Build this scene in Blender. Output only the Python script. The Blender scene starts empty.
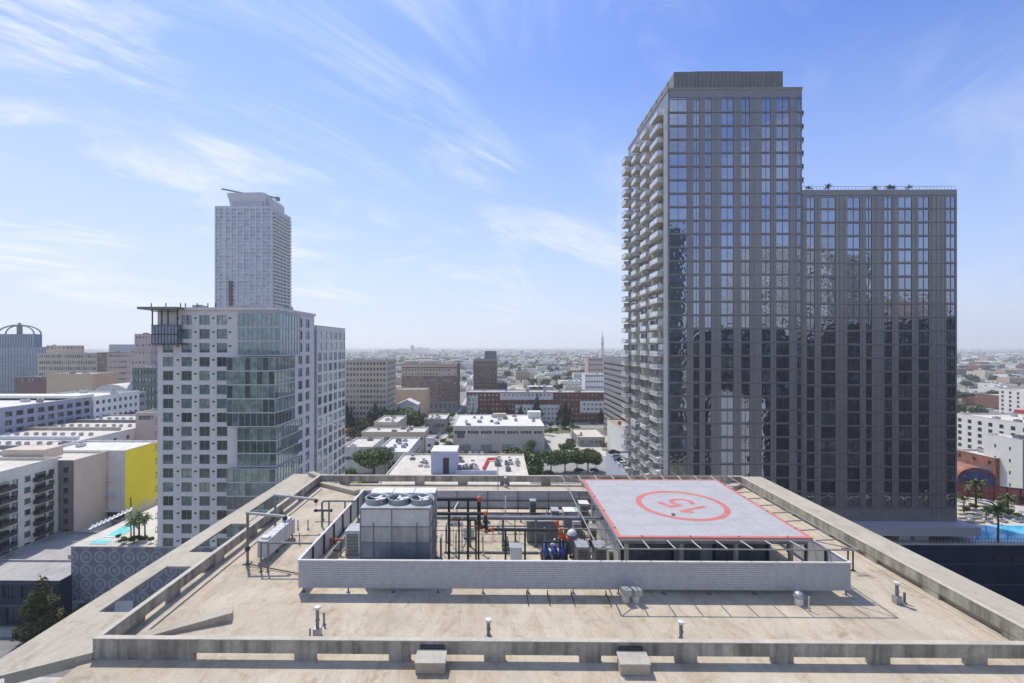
import bpy, math, random
from mathutils import Vector, Matrix

RN = random.Random(11)
SC = bpy.context.scene
COL = SC.collection
rad = math.radians

# ------------------------------------------------------------------ camera frame
F = 465.0; PX0 = 492.1; PY0 = 346.0; TH = rad(0.6); TT = math.tan(TH); HC = 62.0
def U(px):
    r = (px - PX0) / F
    return (r - TT) / (1 + r * TT)
def XX(px, D): return U(px) * D
def ZZ(py, D, px=497):
    u = U(px)
    return HC - (py - PY0) * D * (math.cos(TH) - u * math.sin(TH)) / F
ROOF = 43.03

# ------------------------------------------------------------------ mesh helper
class MB:
    def __init__(s): s.v = []; s.f = []; s.m = []
    def quad(s, pts, mi=0):
        n = len(s.v); s.v += [tuple(p) for p in pts]; s.f.append(tuple(range(n, n + len(pts)))); s.m.append(mi)
    def box(s, x0, x1, y0, y1, z0, z1, mi=0, M=None, top=None):
        P = [(x0,y0,z0),(x1,y0,z0),(x1,y1,z0),(x0,y1,z0),(x0,y0,z1),(x1,y0,z1),(x1,y1,z1),(x0,y1,z1)]
        if M is not None: P = [tuple(M @ Vector(p)) for p in P]
        n = len(s.v); s.v += P
        for k, q in enumerate(((0,3,2,1),(4,5,6,7),(0,1,5,4),(1,2,6,5),(2,3,7,6),(3,0,4,7))):
            s.f.append(tuple(n + i for i in q)); s.m.append(top if (k == 1 and top is not None) else mi)
        return s
    def tube(s, a, b, r, n=8, mi=0, r2=None, caps=True):
        a = Vector(a); b = Vector(b); d = (b - a)
        if d.length < 1e-6: return s
        d.normalize(); up = Vector((0,0,1)) if abs(d.z) < .9 else Vector((1,0,0))
        e1 = d.cross(up).normalized(); e2 = d.cross(e1); r2 = r if r2 is None else r2
        k = len(s.v)
        for (c, rr) in ((a, r), (b, r2)):
            for i in range(n):
                t = 2 * math.pi * i / n
                s.v.append(tuple(c + e1 * math.cos(t) * rr + e2 * math.sin(t) * rr))
        for i in range(n):
            j = (i + 1) % n
            s.f.append((k+i, k+j, k+n+j, k+n+i)); s.m.append(mi)
        if caps:
            s.f.append(tuple(k + i for i in reversed(range(n)))); s.m.append(mi)
            s.f.append(tuple(k + n + i for i in range(n))); s.m.append(mi)
        return s
    def path(s, pts, r, n=8, mi=0):
        for a, b in zip(pts[:-1], pts[1:]): s.tube(a, b, r, n, mi)
        for p in pts[1:-1]: s.ball(p, r * 1.02, mi)
        return s
    def ball(s, c, r, mi=0, n=8, m=5, sz=1.0):
        k = len(s.v)
        for i in range(m + 1):
            ph = math.pi * i / m
            for j in range(n):
                t = 2 * math.pi * j / n
                s.v.append((c[0] + r*math.sin(ph)*math.cos(t), c[1] + r*math.sin(ph)*math.sin(t), c[2] + r*sz*math.cos(ph)))
        for i in range(m):
            for j in range(n):
                q = (j + 1) % n
                s.f.append((k+i*n+j, k+(i+1)*n+j, k+(i+1)*n+q, k+i*n+q)); s.m.append(mi)
        return s
    def lathe(s, c, prof, n=16, mi=0):
        k = len(s.v)
        for (r, z) in prof:
            for j in range(n):
                t = 2 * math.pi * j / n
                s.v.append((c[0] + r*math.cos(t), c[1] + r*math.sin(t), c[2] + z))
        for i in range(len(prof) - 1):
            for j in range(n):
                q = (j + 1) % n
                s.f.append((k+i*n+j, k+i*n+q, k+(i+1)*n+q, k+(i+1)*n+j)); s.m.append(mi)
        return s
    def prism(s, poly, y0, y1, mi=0):
        """poly of (x,z) extruded along y"""
        n = len(poly); k = len(s.v)
        s.v += [(x, y0, z) for x, z in poly] + [(x, y1, z) for x, z in poly]
        s.f.append(tuple(range(k, k+n))); s.m.append(mi)
        s.f.append(tuple(reversed(range(k+n, k+2*n)))); s.m.append(mi)
        for i in range(n):
            j = (i + 1) % n
            s.f.append((k+j, k+i, k+n+i, k+n+j)); s.m.append(mi)
        return s
    def slab(s, poly, z0, z1, mi=0, top=None):
        """poly of (x,y) extruded along z"""
        n = len(poly); k = len(s.v)
        s.v += [(x, y, z0) for x, y in poly] + [(x, y, z1) for x, y in poly]
        s.f.append(tuple(reversed(range(k, k+n)))); s.m.append(mi)
        s.f.append(tuple(range(k+n, k+2*n))); s.m.append(mi if top is None else top)
        for i in range(n):
            j = (i + 1) % n
            s.f.append((k+i, k+j, k+n+j, k+n+i)); s.m.append(mi)
        return s
    def add(s, o, M):
        n = len(s.v); s.v += [tuple(M @ Vector(p)) for p in o.v]
        s.f += [tuple(n + i for i in q) for q in o.f]; s.m += o.m
        return s
    def mesh(s, name, mats, smooth=False):
        me = bpy.data.meshes.new(name); me.from_pydata(s.v, [], s.f)
        for m in mats: me.materials.append(m)
        me.polygons.foreach_set('material_index', s.m)
        if smooth: me.polygons.foreach_set('use_smooth', [True] * len(s.f))
        me.update(); return me
    def build(s, name, mats, parent=None, smooth=False):
        if not isinstance(mats, (list, tuple)): mats = [mats]
        return link(name, s.mesh(name, mats, smooth), parent)

def link(name, me, parent=None, loc=None, rz=0):
    o = bpy.data.objects.new(name, me); COL.objects.link(o)
    if parent: o.parent = parent
    if loc is not None: o.location = loc
    if rz: o.rotation_euler = (0, 0, rz)
    return o
def tag(o, label, cat, group=None, kind=None):
    o['label'] = label; o['category'] = cat
    if group: o['group'] = group
    if kind: o['kind'] = kind
    return o
def thing(name, label, cat, loc=(0,0,0), rz=0, group=None):
    return tag(link(name, None, None, loc, rz), label, cat, group)
def struct(name, mb, mats, smooth=False):
    o = mb.build(name, mats, None, smooth); o['kind'] = 'structure'; return o
def copy_tree(o, loc, rz=0, label=None, group=None, scale=None):
    def cp(a, par):
        c = a.copy(); COL.objects.link(c); c.parent = par
        for ch in [x for x in a.children]: cp(ch, c)
        return c
    r = cp(o, None); r.location = loc; r.rotation_euler = (0, 0, rz)
    if label: r['label'] = label
    if group: r['group'] = group
    if scale is not None: r.scale = scale if hasattr(scale, '__len__') else (scale,)*3
    return r

# ------------------------------------------------------------------ materials
def nt(name):
    m = bpy.data.materials.new(name); m.use_nodes = True
    n = m.node_tree.nodes; l = m.node_tree.links; n.clear()
    out = n.new('ShaderNodeOutputMaterial'); b = n.new('ShaderNodeBsdfPrincipled')
    l.new(b.outputs[0], out.inputs[0]); return m, n, l, b, out
def math_n(n, l, op, a, b=None, c=None, clamp=False):
    x = n.new('ShaderNodeMath'); x.operation = op; x.use_clamp = clamp
    for i, v in enumerate((a, b, c)):
        if v is None: continue
        if isinstance(v, (int, float)): x.inputs[i].default_value = v
        else: l.new(v, x.inputs[i])
    return x.outputs[0]
def noise(n, l, vec, scale, detail=3, rough=.55, dist=0, sc=(1,1,1), rot=0):
    if sc != (1,1,1) or rot:
        mp = n.new('ShaderNodeMapping'); mp.inputs['Scale'].default_value = sc; mp.inputs['Rotation'].default_value = (0,0,rot)
        l.new(vec, mp.inputs[0]); vec = mp.outputs[0]
    x = n.new('ShaderNodeTexNoise'); x.inputs['Scale'].default_value = scale; x.inputs['Detail'].default_value = detail
    x.inputs['Roughness'].default_value = rough; x.inputs['Distortion'].default_value = dist
    l.new(vec, x.inputs['Vector']); return x.outputs['Fac']
def ramp(n, l, fac, stops):
    r = n.new('ShaderNodeValToRGB'); e = r.color_ramp.elements
    while len(e) < len(stops): e.new(.5)
    for k, (p, c) in enumerate(stops):
        e[k].position = p; e[k].color = (c, c, c, 1) if isinstance(c, (int, float)) else (*c, 1)
    l.new(fac, r.inputs[0]); return r.outputs[0]
def mix(n, l, fac, a, b, mode='MIX'):
    x = n.new('ShaderNodeMix'); x.data_type = 'RGBA'; x.blend_type = mode
    for i, v in ((0, fac), (6, a), (7, b)):
        if isinstance(v, (int, float)): x.inputs[i].default_value = v
        elif isinstance(v, tuple): x.inputs[i].default_value = (*v, 1)
        else: l.new(v, x.inputs[i])
    return x.outputs[2]
MATS = {}
def pm(name, col, rough=.8, var=.18, scale=.4, streak=0., bump=0., metal=0., spec=.3, fine=True):
    """painted / mineral surface with weathering"""
    if name in MATS: return MATS[name]
    m, n, l, b, out = nt(name)
    g = n.new('ShaderNodeNewGeometry').outputs['Position']
    f = noise(n, l, g, scale, 5, .6)
    c = mix(n, l, ramp(n, l, f, [(.3, 0.), (.7, 1.)]), tuple(x*(1-var) for x in col), tuple(min(1, x*(1+var*.6)) for x in col))
    if fine:
        f2 = noise(n, l, g, scale*9, 3, .6)
        c = mix(n, l, .5, c, mix(n, l, 1., c, ramp(n, l, f2, [(.3, .75), (.7, 1.12)]), 'MULTIPLY'))
    if streak:
        f3 = noise(n, l, g, 1.6, 4, .6, 0, (1, 1, .06))
        c = mix(n, l, 1., c, ramp(n, l, f3, [(.35, 1 - streak), (.62, 1.)]), 'MULTIPLY')
    l.new(c, b.inputs['Base Color'])
    b.inputs['Roughness'].default_value = rough; b.inputs['Metallic'].default_value = metal
    b.inputs['Specular IOR Level'].default_value = spec
    if bump:
        bp = n.new('ShaderNodeBump'); bp.inputs['Strength'].default_value = bump; bp.inputs['Distance'].default_value = .05
        l.new(noise(n, l, g, 8, 4, .6), bp.inputs['Height']); l.new(bp.outputs[0], b.inputs['Normal'])
    MATS[name] = m; return m
def glassm(name, base, refl=.4, tint=(.9,.95,1), wav=.02, wscale=.35, rough=.02):
    """window glass: dark interior seen through a reflecting pane with slightly wavy surface"""
    if name in MATS: return MATS[name]
    m, n, l, b, out = nt(name)
    g = n.new('ShaderNodeNewGeometry').outputs['Position']
    f = noise(n, l, g, .9, 3, .6)
    c = mix(n, l, ramp(n, l, f, [(.35, 0.), (.65, 1.)]), tuple(x*.55 for x in base), tuple(x*1.35 for x in base))
    l.new(c, b.inputs['Base Color']); b.inputs['Roughness'].default_value = .35
    gl = n.new('ShaderNodeBsdfGlossy'); gl.inputs['Roughness'].default_value = rough; gl.inputs['Color'].default_value = (*tint, 1)
    ms = n.new('ShaderNodeMixShader'); l.new(b.outputs[0], ms.inputs[1]); l.new(gl.outputs[0], ms.inputs[2])
    fr = n.new('ShaderNodeFresnel'); fr.inputs[0].default_value = 1.5
    l.new(math_n(n, l, 'ADD', math_n(n, l, 'MULTIPLY', fr.outputs[0], .8), refl - .03, clamp=True), ms.inputs[0])
    bp = n.new('ShaderNodeBump'); bp.inputs['Strength'].default_value = 1.; bp.inputs['Distance'].default_value = wav
    l.new(noise(n, l, g, wscale, 1, .4), bp.inputs['Height']); l.new(bp.outputs[0], gl.inputs['Normal'])
    l.new(ms.outputs[0], out.inputs[0]); MATS[name] = m; return m
def plain(name, col, rough=.6, metal=0., spec=.4): return pm(name, col, rough, .12, 1.5, 0, 0, metal, spec)

def roof_mat(name, a, b_, stain=(.30,.22,.14)):
    m, n, l, b, out = nt(name)
    g = n.new('ShaderNodeNewGeometry').outputs['Position']
    f = noise(n, l, g, .16, 6, .62, .3)
    c = mix(n, l, ramp(n, l, f, [(.32, 0.), (.68, 1.)]), a, b_)
    s1 = noise(n, l, g, .9, 6, .72, .9, (1., .38, 1), rad(20))          # wash streaks running with the fall
    c = mix(n, l, ramp(n, l, s1, [(.48, 0.), (.72, .5)]), c, stain)
    s2 = noise(n, l, g, .7, 5, .7, .6)
    c = mix(n, l, ramp(n, l, s2, [(.56, 0.), (.72, .45)]), c, tuple(x*.7 for x in stain))
    s4 = noise(n, l, g, .45, 6, .7, .8, (1., .5, 1), rad(-15))
    c = mix(n, l, ramp(n, l, s4, [(.56, 0.), (.70, .38)]), c, tuple(x*1.9 for x in stain))
    s3 = noise(n, l, g, 9, 4, .7)
    c = mix(n, l, 1., c, ramp(n, l, s3, [(.3, .86), (.7, 1.07)]), 'MULTIPLY')
    s5 = noise(n, l, g, 2.6, 6, .8, .4)
    c = mix(n, l, ramp(n, l, s5, [(.60, 0.), (.70, .35)]), c, tuple(x*.8 for x in stain))
    # faint roll seams
    sp = n.new('ShaderNodeSeparateXYZ'); l.new(g, sp.inputs[0])
    fx = math_n(n, l, 'FRACT', math_n(n, l, 'DIVIDE', sp.outputs[0], 3.1))
    seam = math_n(n, l, 'LESS_THAN', fx, .016)
    c = mix(n, l, math_n(n, l, 'MULTIPLY', seam, .22), c, tuple(x*.6 for x in a))
    l.new(c, b.inputs['Base Color']); b.inputs['Roughness'].default_value = .9; b.inputs['Specular IOR Level'].default_value = .15
    bp = n.new('ShaderNodeBump'); bp.inputs['Strength'].default_value = .25; bp.inputs['Distance'].default_value = .05
    l.new(s3, bp.inputs['Height']); l.new(bp.outputs[0], b.inputs['Normal'])
    return m
M_deck = roof_mat('deck_membrane', (.465,.40,.295), (.63,.55,.42), (.25,.165,.09))
M_slab = roof_mat('slab_concrete', (.45,.405,.32), (.54,.49,.39), (.30,.25,.18))
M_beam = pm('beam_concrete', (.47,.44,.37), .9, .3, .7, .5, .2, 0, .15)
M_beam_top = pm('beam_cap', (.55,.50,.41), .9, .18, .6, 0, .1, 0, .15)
M_metal = pm('screen_metal', (.60,.595,.60), .5, .05, .3, .06, 0, .15, .5)
M_metal_lt = pm('screen_cap', (.74,.73,.70), .5, .08, .5)
M_galv = pm('galvanised_steel', (.46,.47,.47), .45, .2, .8, .2, 0, .35, .5)
M_galv_d = pm('aged_steel', (.26,.27,.28), .55, .3, .8, .2, 0, .3, .5)
M_dark = plain('dark_steel', (.045,.045,.048), .5)
M_black = plain('black_pipe', (.03,.03,.032), .45)
M_rust = plain('orange_joint', (.55,.13,.05), .6)
M_red = plain('red_paint', (.65,.05,.04), .6)
M_white = pm('white_paint', (.78,.78,.77), .55, .08, .8, .15)
M_cream = plain('cream_pipe', (.52,.48,.40), .7)
M_blue = plain('blue_paint', (.03,.07,.28), .4)
M_yel = plain('yellow_hose', (.65,.52,.05), .5)
M_trunk = pm('bark', (.14,.10,.07), .95, .3, 2.)
M_asph = pm('asphalt', (.26,.25,.24), .95, .25, .25)
M_walk = pm('pavement', (.55,.52,.46), .9, .18, .4)
M_water = None

def corrugated(mb, a, b, z0, z1, n=16, d=.05, side=1, mi=0):
    """horizontal rib sheet between plan points a, b; side = sign of the normal"""
    a = Vector((*a, 0)); b = Vector((*b, 0)); t = (b - a).normalized(); nrm = Vector((t.y, -t.x, 0)) * side
    prof = []
    h = (z1 - z0) / n
    for k in range(n):
        z = z0 + k * h
        prof += [(0, z), (0, z + h*.62), (d, z + h*.72), (d, z + h*.92)]
    prof.append((0, z1))
    for (o0, zz0), (o1, zz1) in zip(prof[:-1], prof[1:]):
        mb.quad([a + nrm*o0 + Vector((0,0,zz0)), b + nrm*o0 + Vector((0,0,zz0)), b + nrm*o1 + Vector((0,0,zz1)), a + nrm*o1 + Vector((0,0,zz1))], mi)

# ------------------------------------------------------------------ generic windowed building
WC = {}
def win_mb(w, h, nv=1, nh=0, d=.22, fr=.06, bar=True):
    mb = MB(); y = d - .01
    mb.quad([(-w/2, y, -h/2), (w/2, y, -h/2), (w/2, y, h/2), (-w/2, y, h/2)], 0)
    if bar:
        y0, y1 = d - .09, d - .012
        mb.box(-w/2, w/2, y0, y1, -h/2, -h/2+fr, 1); mb.box(-w/2, w/2, y0, y1, h/2-fr, h/2, 1)
        mb.box(-w/2, -w/2+fr, y0, y1, -h/2+fr, h/2-fr, 1); mb.box(w/2-fr, w/2, y0, y1, -h/2+fr, h/2-fr, 1)
        for i in range(nv):
            x = -w/2 + w*(i+1)/(nv+1); mb.box(x-fr/2, x+fr/2, y0, y1, -h/2+fr, h/2-fr, 1)
        for i in range(nh):
            z = -h/2 + h*(i+1)/(nh+1) - (h*.2 if nh == 1 else 0); mb.box(-w/2+fr, w/2-fr, y0+.01, y1-.01, z-fr/2, z+fr/2, 1)
    return mb
def facade(mb, p0, ud, nd, L, z0, z1, wins, depth=.22, mi=0, mr=None):
    us = sorted({0., L, *[w[0] for w in wins], *[w[1] for w in wins]}); zs = sorted({z0, z1, *[w[2] for w in wins], *[w[3] for w in wins]})
    def merge(a):
        o = [a[0]]
        for x in a[1:]:
            if x - o[-1] > 1e-4: o.append(x)
        return o
    us = merge(us); zs = merge(zs)
    P = lambda u, z, k=0.: (p0[0] + ud[0]*u - nd[0]*k, p0[1] + ud[1]*u - nd[1]*k, z)
    holes = set()
    for w in wins:
        for i in range(len(us)-1):
            um = (us[i]+us[i+1])/2
            if w[0] < um < w[1]:
                for j in range(len(zs)-1):
                    zm = (zs[j]+zs[j+1])/2
                    if w[2] < zm < w[3]: holes.add((i, j))
    for i in range(len(us)-1):
        j = 0
        while j < len(zs)-1:
            if (i, j) in holes: j += 1; continue
            k = j
            while k < len(zs)-1 and (i, k) not in holes: k += 1
            mb.quad([P(us[i], zs[j]), P(us[i+1], zs[j]), P(us[i+1], zs[k]), P(us[i], zs[k])], mi)
            j = k
    r = mi if mr is None else mr
    for (a, b, c, d) in [w[:4] for w in wins]:
        mb.quad([P(a,c), P(b,c), P(b,c,depth), P(a,c,depth)], r); mb.quad([P(b,d), P(a,d), P(a,d,depth), P(b,d,depth)], r)
        mb.quad([P(a,d), P(a,c), P(a,c,depth), P(a,d,depth)], r); mb.quad([P(b,c), P(b,d), P(b,d,depth), P(b,c,depth)], r)
SIDES = {'front': ((1,0), (0,-1), 0.), 'right': ((0,1), (1,0), math.pi/2), 'left': ((0,-1), (-1,0), -math.pi/2), 'back': ((-1,0), (0,1), math.pi)}
def side_p0(s, x0, x1, y0, y1):
    return {'front': (x0, y0), 'right': (x1, y0), 'left': (x0, y1), 'back': (x1, y1)}[s]
def grid(L, z0, z1, cols, rows, w, h, mu=1., zb=1., zt=1., drop=None):
    out = []
    for i in range(cols):
        u = mu + w/2 + (L - 2*mu - w) * (i/(cols-1) if cols > 1 else .5)
        for j in range(rows):
            z = z0 + zb + h/2 + (z1 - z0 - zb - zt - h) * (j/(rows-1) if rows > 1 else .5)
            if drop and drop(i, j): continue
            out.append((u-w/2, u+w/2, z-h/2, z+h/2))
    return out
class Bld:
    def __init__(s, name, label, cat, x0, x1, y0, y1, z0, z1, wall, rz=0, group=None):
        s.cx, s.cy = (x0+x1)/2, (y0+y1)/2
        s.root = thing(name, label, cat, (s.cx, s.cy, z0), rz, group); s.rz = rz
        s.x0, s.x1, s.y0, s.y1, s.z1 = x0-s.cx, x1-s.cx, y0-s.cy, y1-s.cy, z1-z0
        s.z0w = z0; s.wall = wall; s.mb = MB(); s.done = set(); s.wins = []
    def local_z(s, z): return z - s.z0w
    def face(s, side, wins, depth=.22, style=(1, 0), gl=None, fr=None, bar=True, z0=0., z1=None, fw=.06):
        z1 = s.z1 if z1 is None else z1
        ud, nd, r = SIDES[side]; p0 = side_p0(side, s.x0, s.x1, s.y0, s.y1)
        L = (s.x1-s.x0) if side in ('front', 'back') else (s.y1-s.y0)
        facade(s.mb, p0, ud, nd, L, z0, z1, wins, depth)
        for w in wins:
            u = (w[0]+w[1])/2; z = (w[2]+w[3])/2
            s.wins.append(((p0[0]+ud[0]*u, p0[1]+ud[1]*u, z), r, round(w[1]-w[0], 3), round(w[3]-w[2], 3), style, depth, gl or GLS, fr or M_dark, bar, fw))
        s.done.add(side); return s
    def roof(s, mat, parapet=.9, th=.3, units=0, umat=None, z=None):
        z1 = s.z1 if z is None else z; m = MB()
        m.quad([(s.x0+th, s.y0+th, z1-parapet), (s.x1-th, s.y0+th, z1-parapet), (s.x1-th, s.y1-th, z1-parapet), (s.x0+th, s.y1-th, z1-parapet)])
        m.build('roof', mat, s.root)
        p = MB()   # parapet cap and inner faces
        for (a, b, c, d) in ((s.x0-.04, s.x1+.04, s.y0-.04, s.y0+th), (s.x0-.04, s.x1+.04, s.y1-th, s.y1+.04), (s.x0-.04, s.x0+th, s.y0+th, s.y1-th), (s.x1-th, s.x1+.04, s.y0+th, s.y1-th)):
            p.box(a, b, c, d, z1-.12, z1+.06)
        for (a, b, c, d) in ((s.x0+th-.06, s.x1-th+.06, s.y0+th-.06, s.y0+th), (s.x0+th-.06, s.x1-th+.06, s.y1-th, s.y1-th+.06), (s.x0+th-.06, s.x0+th, s.y0+th, s.y1-th), (s.x1-th, s.x1-th+.06, s.y0+th, s.y1-th)):
            p.box(a, b, c, d, z1-parapet-.02, z1-.121)
        p.build('parapet', umat or mat, s.root)
        for k in range(units):
            q = MB(); sx = RN.uniform(1.2, 3.2); sy = RN.uniform(1.2, 3.); h = RN.uniform(.8, 1.9)
            x = RN.uniform(s.x0+3, s.x1-3) if s.x1-s.x0 > 8 else 0; y = RN.uniform(s.y0+2.5, s.y1-2.5) if s.y1-s.y0 > 7 else 0
            zz = z1 - parapet
            q.box(x-sx/2, x+sx/2, y-sy/2, y+sy/2, zz+.15, zz+h, 0); q.box(x-sx/2+.1, x+sx/2-.1, y-sy/2+.1, y+sy/2-.1, zz, zz+.15, 1)
            q.lathe((x, y, zz+h), [(min(sx,sy)*.36, 0), (min(sx,sy)*.36, .14), (min(sx,sy)*.3, .14), (min(sx,sy)*.3, .02), (0, .02)], 10, 1)
            q.build('rooftop_unit', [RN.choice([M_galv, M_metal, M_galv_d]), M_dark], s.root)
        return s
    def finish(s, budget=100):
        L = {'front': s.x1-s.x0, 'back': s.x1-s.x0, 'left': s.y1-s.y0, 'right': s.y1-s.y0}
        for side in SIDES:
            if side not in s.done:
                ud, nd, r = SIDES[side]; facade(s.mb, side_p0(side, s.x0, s.x1, s.y0, s.y1), ud, nd, L[side], 0, s.z1, [])
        s.mb.build('wall', s.wall, s.root)
        Rm = Matrix.Rotation(s.rz, 4, 'Z') @ Matrix.Identity(4); o = Vector((s.cx, s.cy, s.z0w)); cam = Vector((0, 0, HC))
        def score(w):
            p = o + Rm @ Vector(w[0]); d = p - cam
            nrm = Rm @ Matrix.Rotation(w[1], 4, 'Z') @ Vector((0, -1, 0))
            return -abs(nrm.dot(d)) * w[2] * w[3] / d.length**3
        ws = sorted(s.wins, key=score)
        rest = {}
        for i, (loc, r, w, h, st, dep, gls, frm, bar, fw) in enumerate(ws):
            g = RN.choice(gls)
            if i < budget:
                key = (w, h, st, dep, g.name, frm.name, bar, fw)
                if key not in WC: WC[key] = win_mb(w, h, st[0], st[1], dep, fw, bar).mesh('window', [g, frm])
                link('window', WC[key], s.root, loc, r)
            else:
                ms = rest.setdefault('a', [MB(), []])
                for q in (g, frm):
                    if q not in ms[1]: ms[1].append(q)
                wm = win_mb(w, h, st[0], st[1], dep, fw, bar); ia, ib = ms[1].index(g), ms[1].index(frm)
                wm.m = [ia if k == 0 else ib for k in wm.m]
                ms[0].add(wm, Matrix.Translation(loc) @ Matrix.Rotation(r, 4, 'Z'))
        for mb, mats in rest.values():
            oo = mb.build('window', mats, s.root); oo['kind'] = 'stuff'
        return s.root

G_dark = glassm('glass_dark', (.02,.022,.028), .10, (.8,.85,1), .004)
G_mid = glassm('glass_mid', (.05,.065,.075), .14, (.8,.9,1), .004)
G_teal = glassm('glass_teal', (.13,.20,.20), .16, (.8,.95,1), .004)
G_tealD = glassm('glass_teal_dark', (.04,.065,.065), .16, (.8,.95,1), .004)
G_curt = glassm('glass_curtain', (.30,.33,.30), .10, (.9,1,1), .003)
G_tower = glassm('tower_glass', (.018,.02,.027), .46, (.80,.86,1.), .012, .8)
G_tower2 = glassm('tower_glass_tinted', (.02,.02,.024), .40, (.82,.86,.98), .022, 1.1)
G_blind = glassm('tower_glass_blind', (.10,.10,.10), .36, (.84,.88,.96), .014, .6)
G_far = glassm('far_glass', (.14,.18,.24), .25, (.85,.9,1), .0)
G_blue = glassm('blue_glass', (.05,.14,.26), .25, (.7,.85,1), .01)
GLS = [G_dark, G_mid, G_mid, G_tealD]

# ------------------------------------------------------------------ foliage
def leaf_mat(name, a, b_):
    m, n, l, b, out = nt(name)
    g = n.new('ShaderNodeNewGeometry').outputs['Position']
    f = noise(n, l, g, 1.3, 4, .65)
    l.new(mix(n, l, ramp(n, l, f, [(.35, 0.), (.65, 1.)]), a, b_), b.inputs['Base Color'])
    b.inputs['Roughness'].default_value = .6; b.inputs['Specular IOR Level'].default_value = .25
    return m
L_dark = leaf_mat('leaf_dark', (.035,.055,.018), (.075,.11,.03)); L_mid = leaf_mat('leaf_mid', (.09,.13,.03), (.17,.22,.05))
L_pale = leaf_mat('leaf_light', (.22,.28,.06), (.32,.38,.09)); L_olive = leaf_mat('leaf_olive', (.07,.08,.025), (.15,.14,.05))  # paler leaf tone, mixed into the crowns at random
L_cyp = leaf_mat('leaf_cypress', (.018,.036,.022), (.045,.072,.035))
def crown_mb(lobes, n, size, seed=0, nm=2):
    r = random.Random(seed); mb = MB()
    tot = sum(l[3]*l[4]*l[5] for l in lobes)
    for (cx, cy, cz, a, b, c) in lobes:
        k = int(n * a*b*c / tot)
        for _ in range(k):
            v = Vector((r.gauss(0,1), r.gauss(0,1), r.gauss(0,1))).normalized()
            q = r.uniform(.35, 1.)**.5 * (1 + .12*math.sin(5*v.x + cx) * math.cos(4*v.z + cy))
            p = Vector((cx + v.x*a*q, cy + v.y*b*q, cz + v.z*c*q))
            s = size * r.uniform(.6, 1.4); nrm = (v + Vector((r.gauss(0,.6), r.gauss(0,.6), r.gauss(0,.6)+.35))).normalized()
            t = nrm.cross(Vector((r.gauss(0,1), r.gauss(0,1), r.gauss(0,1)))).normalized(); w = nrm.cross(t)
            mb.quad([p - t*s, p + w*s*.55, p + t*s, p - w*s*.55], 0 if r.random() < .6 else r.randrange(nm))
    return mb
def lobes_round(R_, H, seed, k=9):
    r = random.Random(seed); L = [(0, 0, H*.68, R_*.72, R_*.72, H*.24)]
    for i in range(k):
        t = 2*math.pi*i/k + r.uniform(-.3, .3); d = R_ * r.uniform(.42, .62)
        L.append((d*math.cos(t), d*math.sin(t), H*r.uniform(.5, .82), R_*r.uniform(.32, .48), R_*r.uniform(.32, .48), H*r.uniform(.12, .19)))
    return L
def lobes_cone(R_, H, seed, k=16):
    r = random.Random(seed); L = []
    for i in range(k):
        f = i / (k-1); rr = R_ * (1 - f**1.4*.85) * (.75 if f < .08 else 1)
        t = r.uniform(0, 6.28); d = rr * .42
        L.append((d*math.cos(t), d*math.sin(t), H*(.12 + .84*f), rr*.72, rr*.72, H*.085))
    return L
def trunk_mb(H, r0, spread, seed, k=5):
    r = random.Random(seed); m = MB(); m.tube((0,0,0), (0,0,H*.45), r0, 8, 0, r0*.7)
    for i in range(k):
        t = 6.28*i/k + r.uniform(-.3,.3); a = Vector((0,0,H*r.uniform(.3,.45))); b = Vector((math.cos(t)*spread*.55, math.sin(t)*spread*.55, H*r.uniform(.6,.75)))
        m.tube(a, b, r0*.45, 6, 0, r0*.18)
    m.tube((0,0,H*.45), (0,0,H*.8), r0*.6, 6, 0, r0*.15); return m
PROT = {}
def tree_proto(kind, R_, H, n, size, mats, seed):
    lob = lobes_cone(R_, H, seed) if kind == 'cone' else lobes_round(R_, H, seed)
    return crown_mb(lob, n, size, seed, len(mats)).mesh('crown', mats), trunk_mb(H, max(.12, R_*.05), R_, seed).mesh('trunk', [M_trunk])
def tree(proto, name, label, x, y, z=0., s=1., group=None, rz=None, cat='tree'):
    t = thing(name, label, cat, (x, y, z), RN.uniform(0, 6.28) if rz is None else rz, group)
    t.scale = (s, s, s*RN.uniform(.93, 1.07))
    link('crown', proto[0], t); link('trunk', proto[1], t); return t
PT_round = [tree_proto('round', 7.5, 12, 5200, .42, [L_dark, L_mid, L_pale], 3 + i) for i in range(3)]
PT_small = [tree_proto('round', 3.4, 7, 1500, .30, [L_dark, L_mid, L_pale], 31 + i) for i in range(2)]
PT_cyp = [tree_proto('cone', 4.0, 18, 2600, .48, [L_cyp, L_dark], 41 + i) for i in range(3)]
PT_far = [tree_proto('round', 5.5, 10, 420, .85, [L_dark, L_cyp, L_mid], 51 + i) for i in range(3)]
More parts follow.
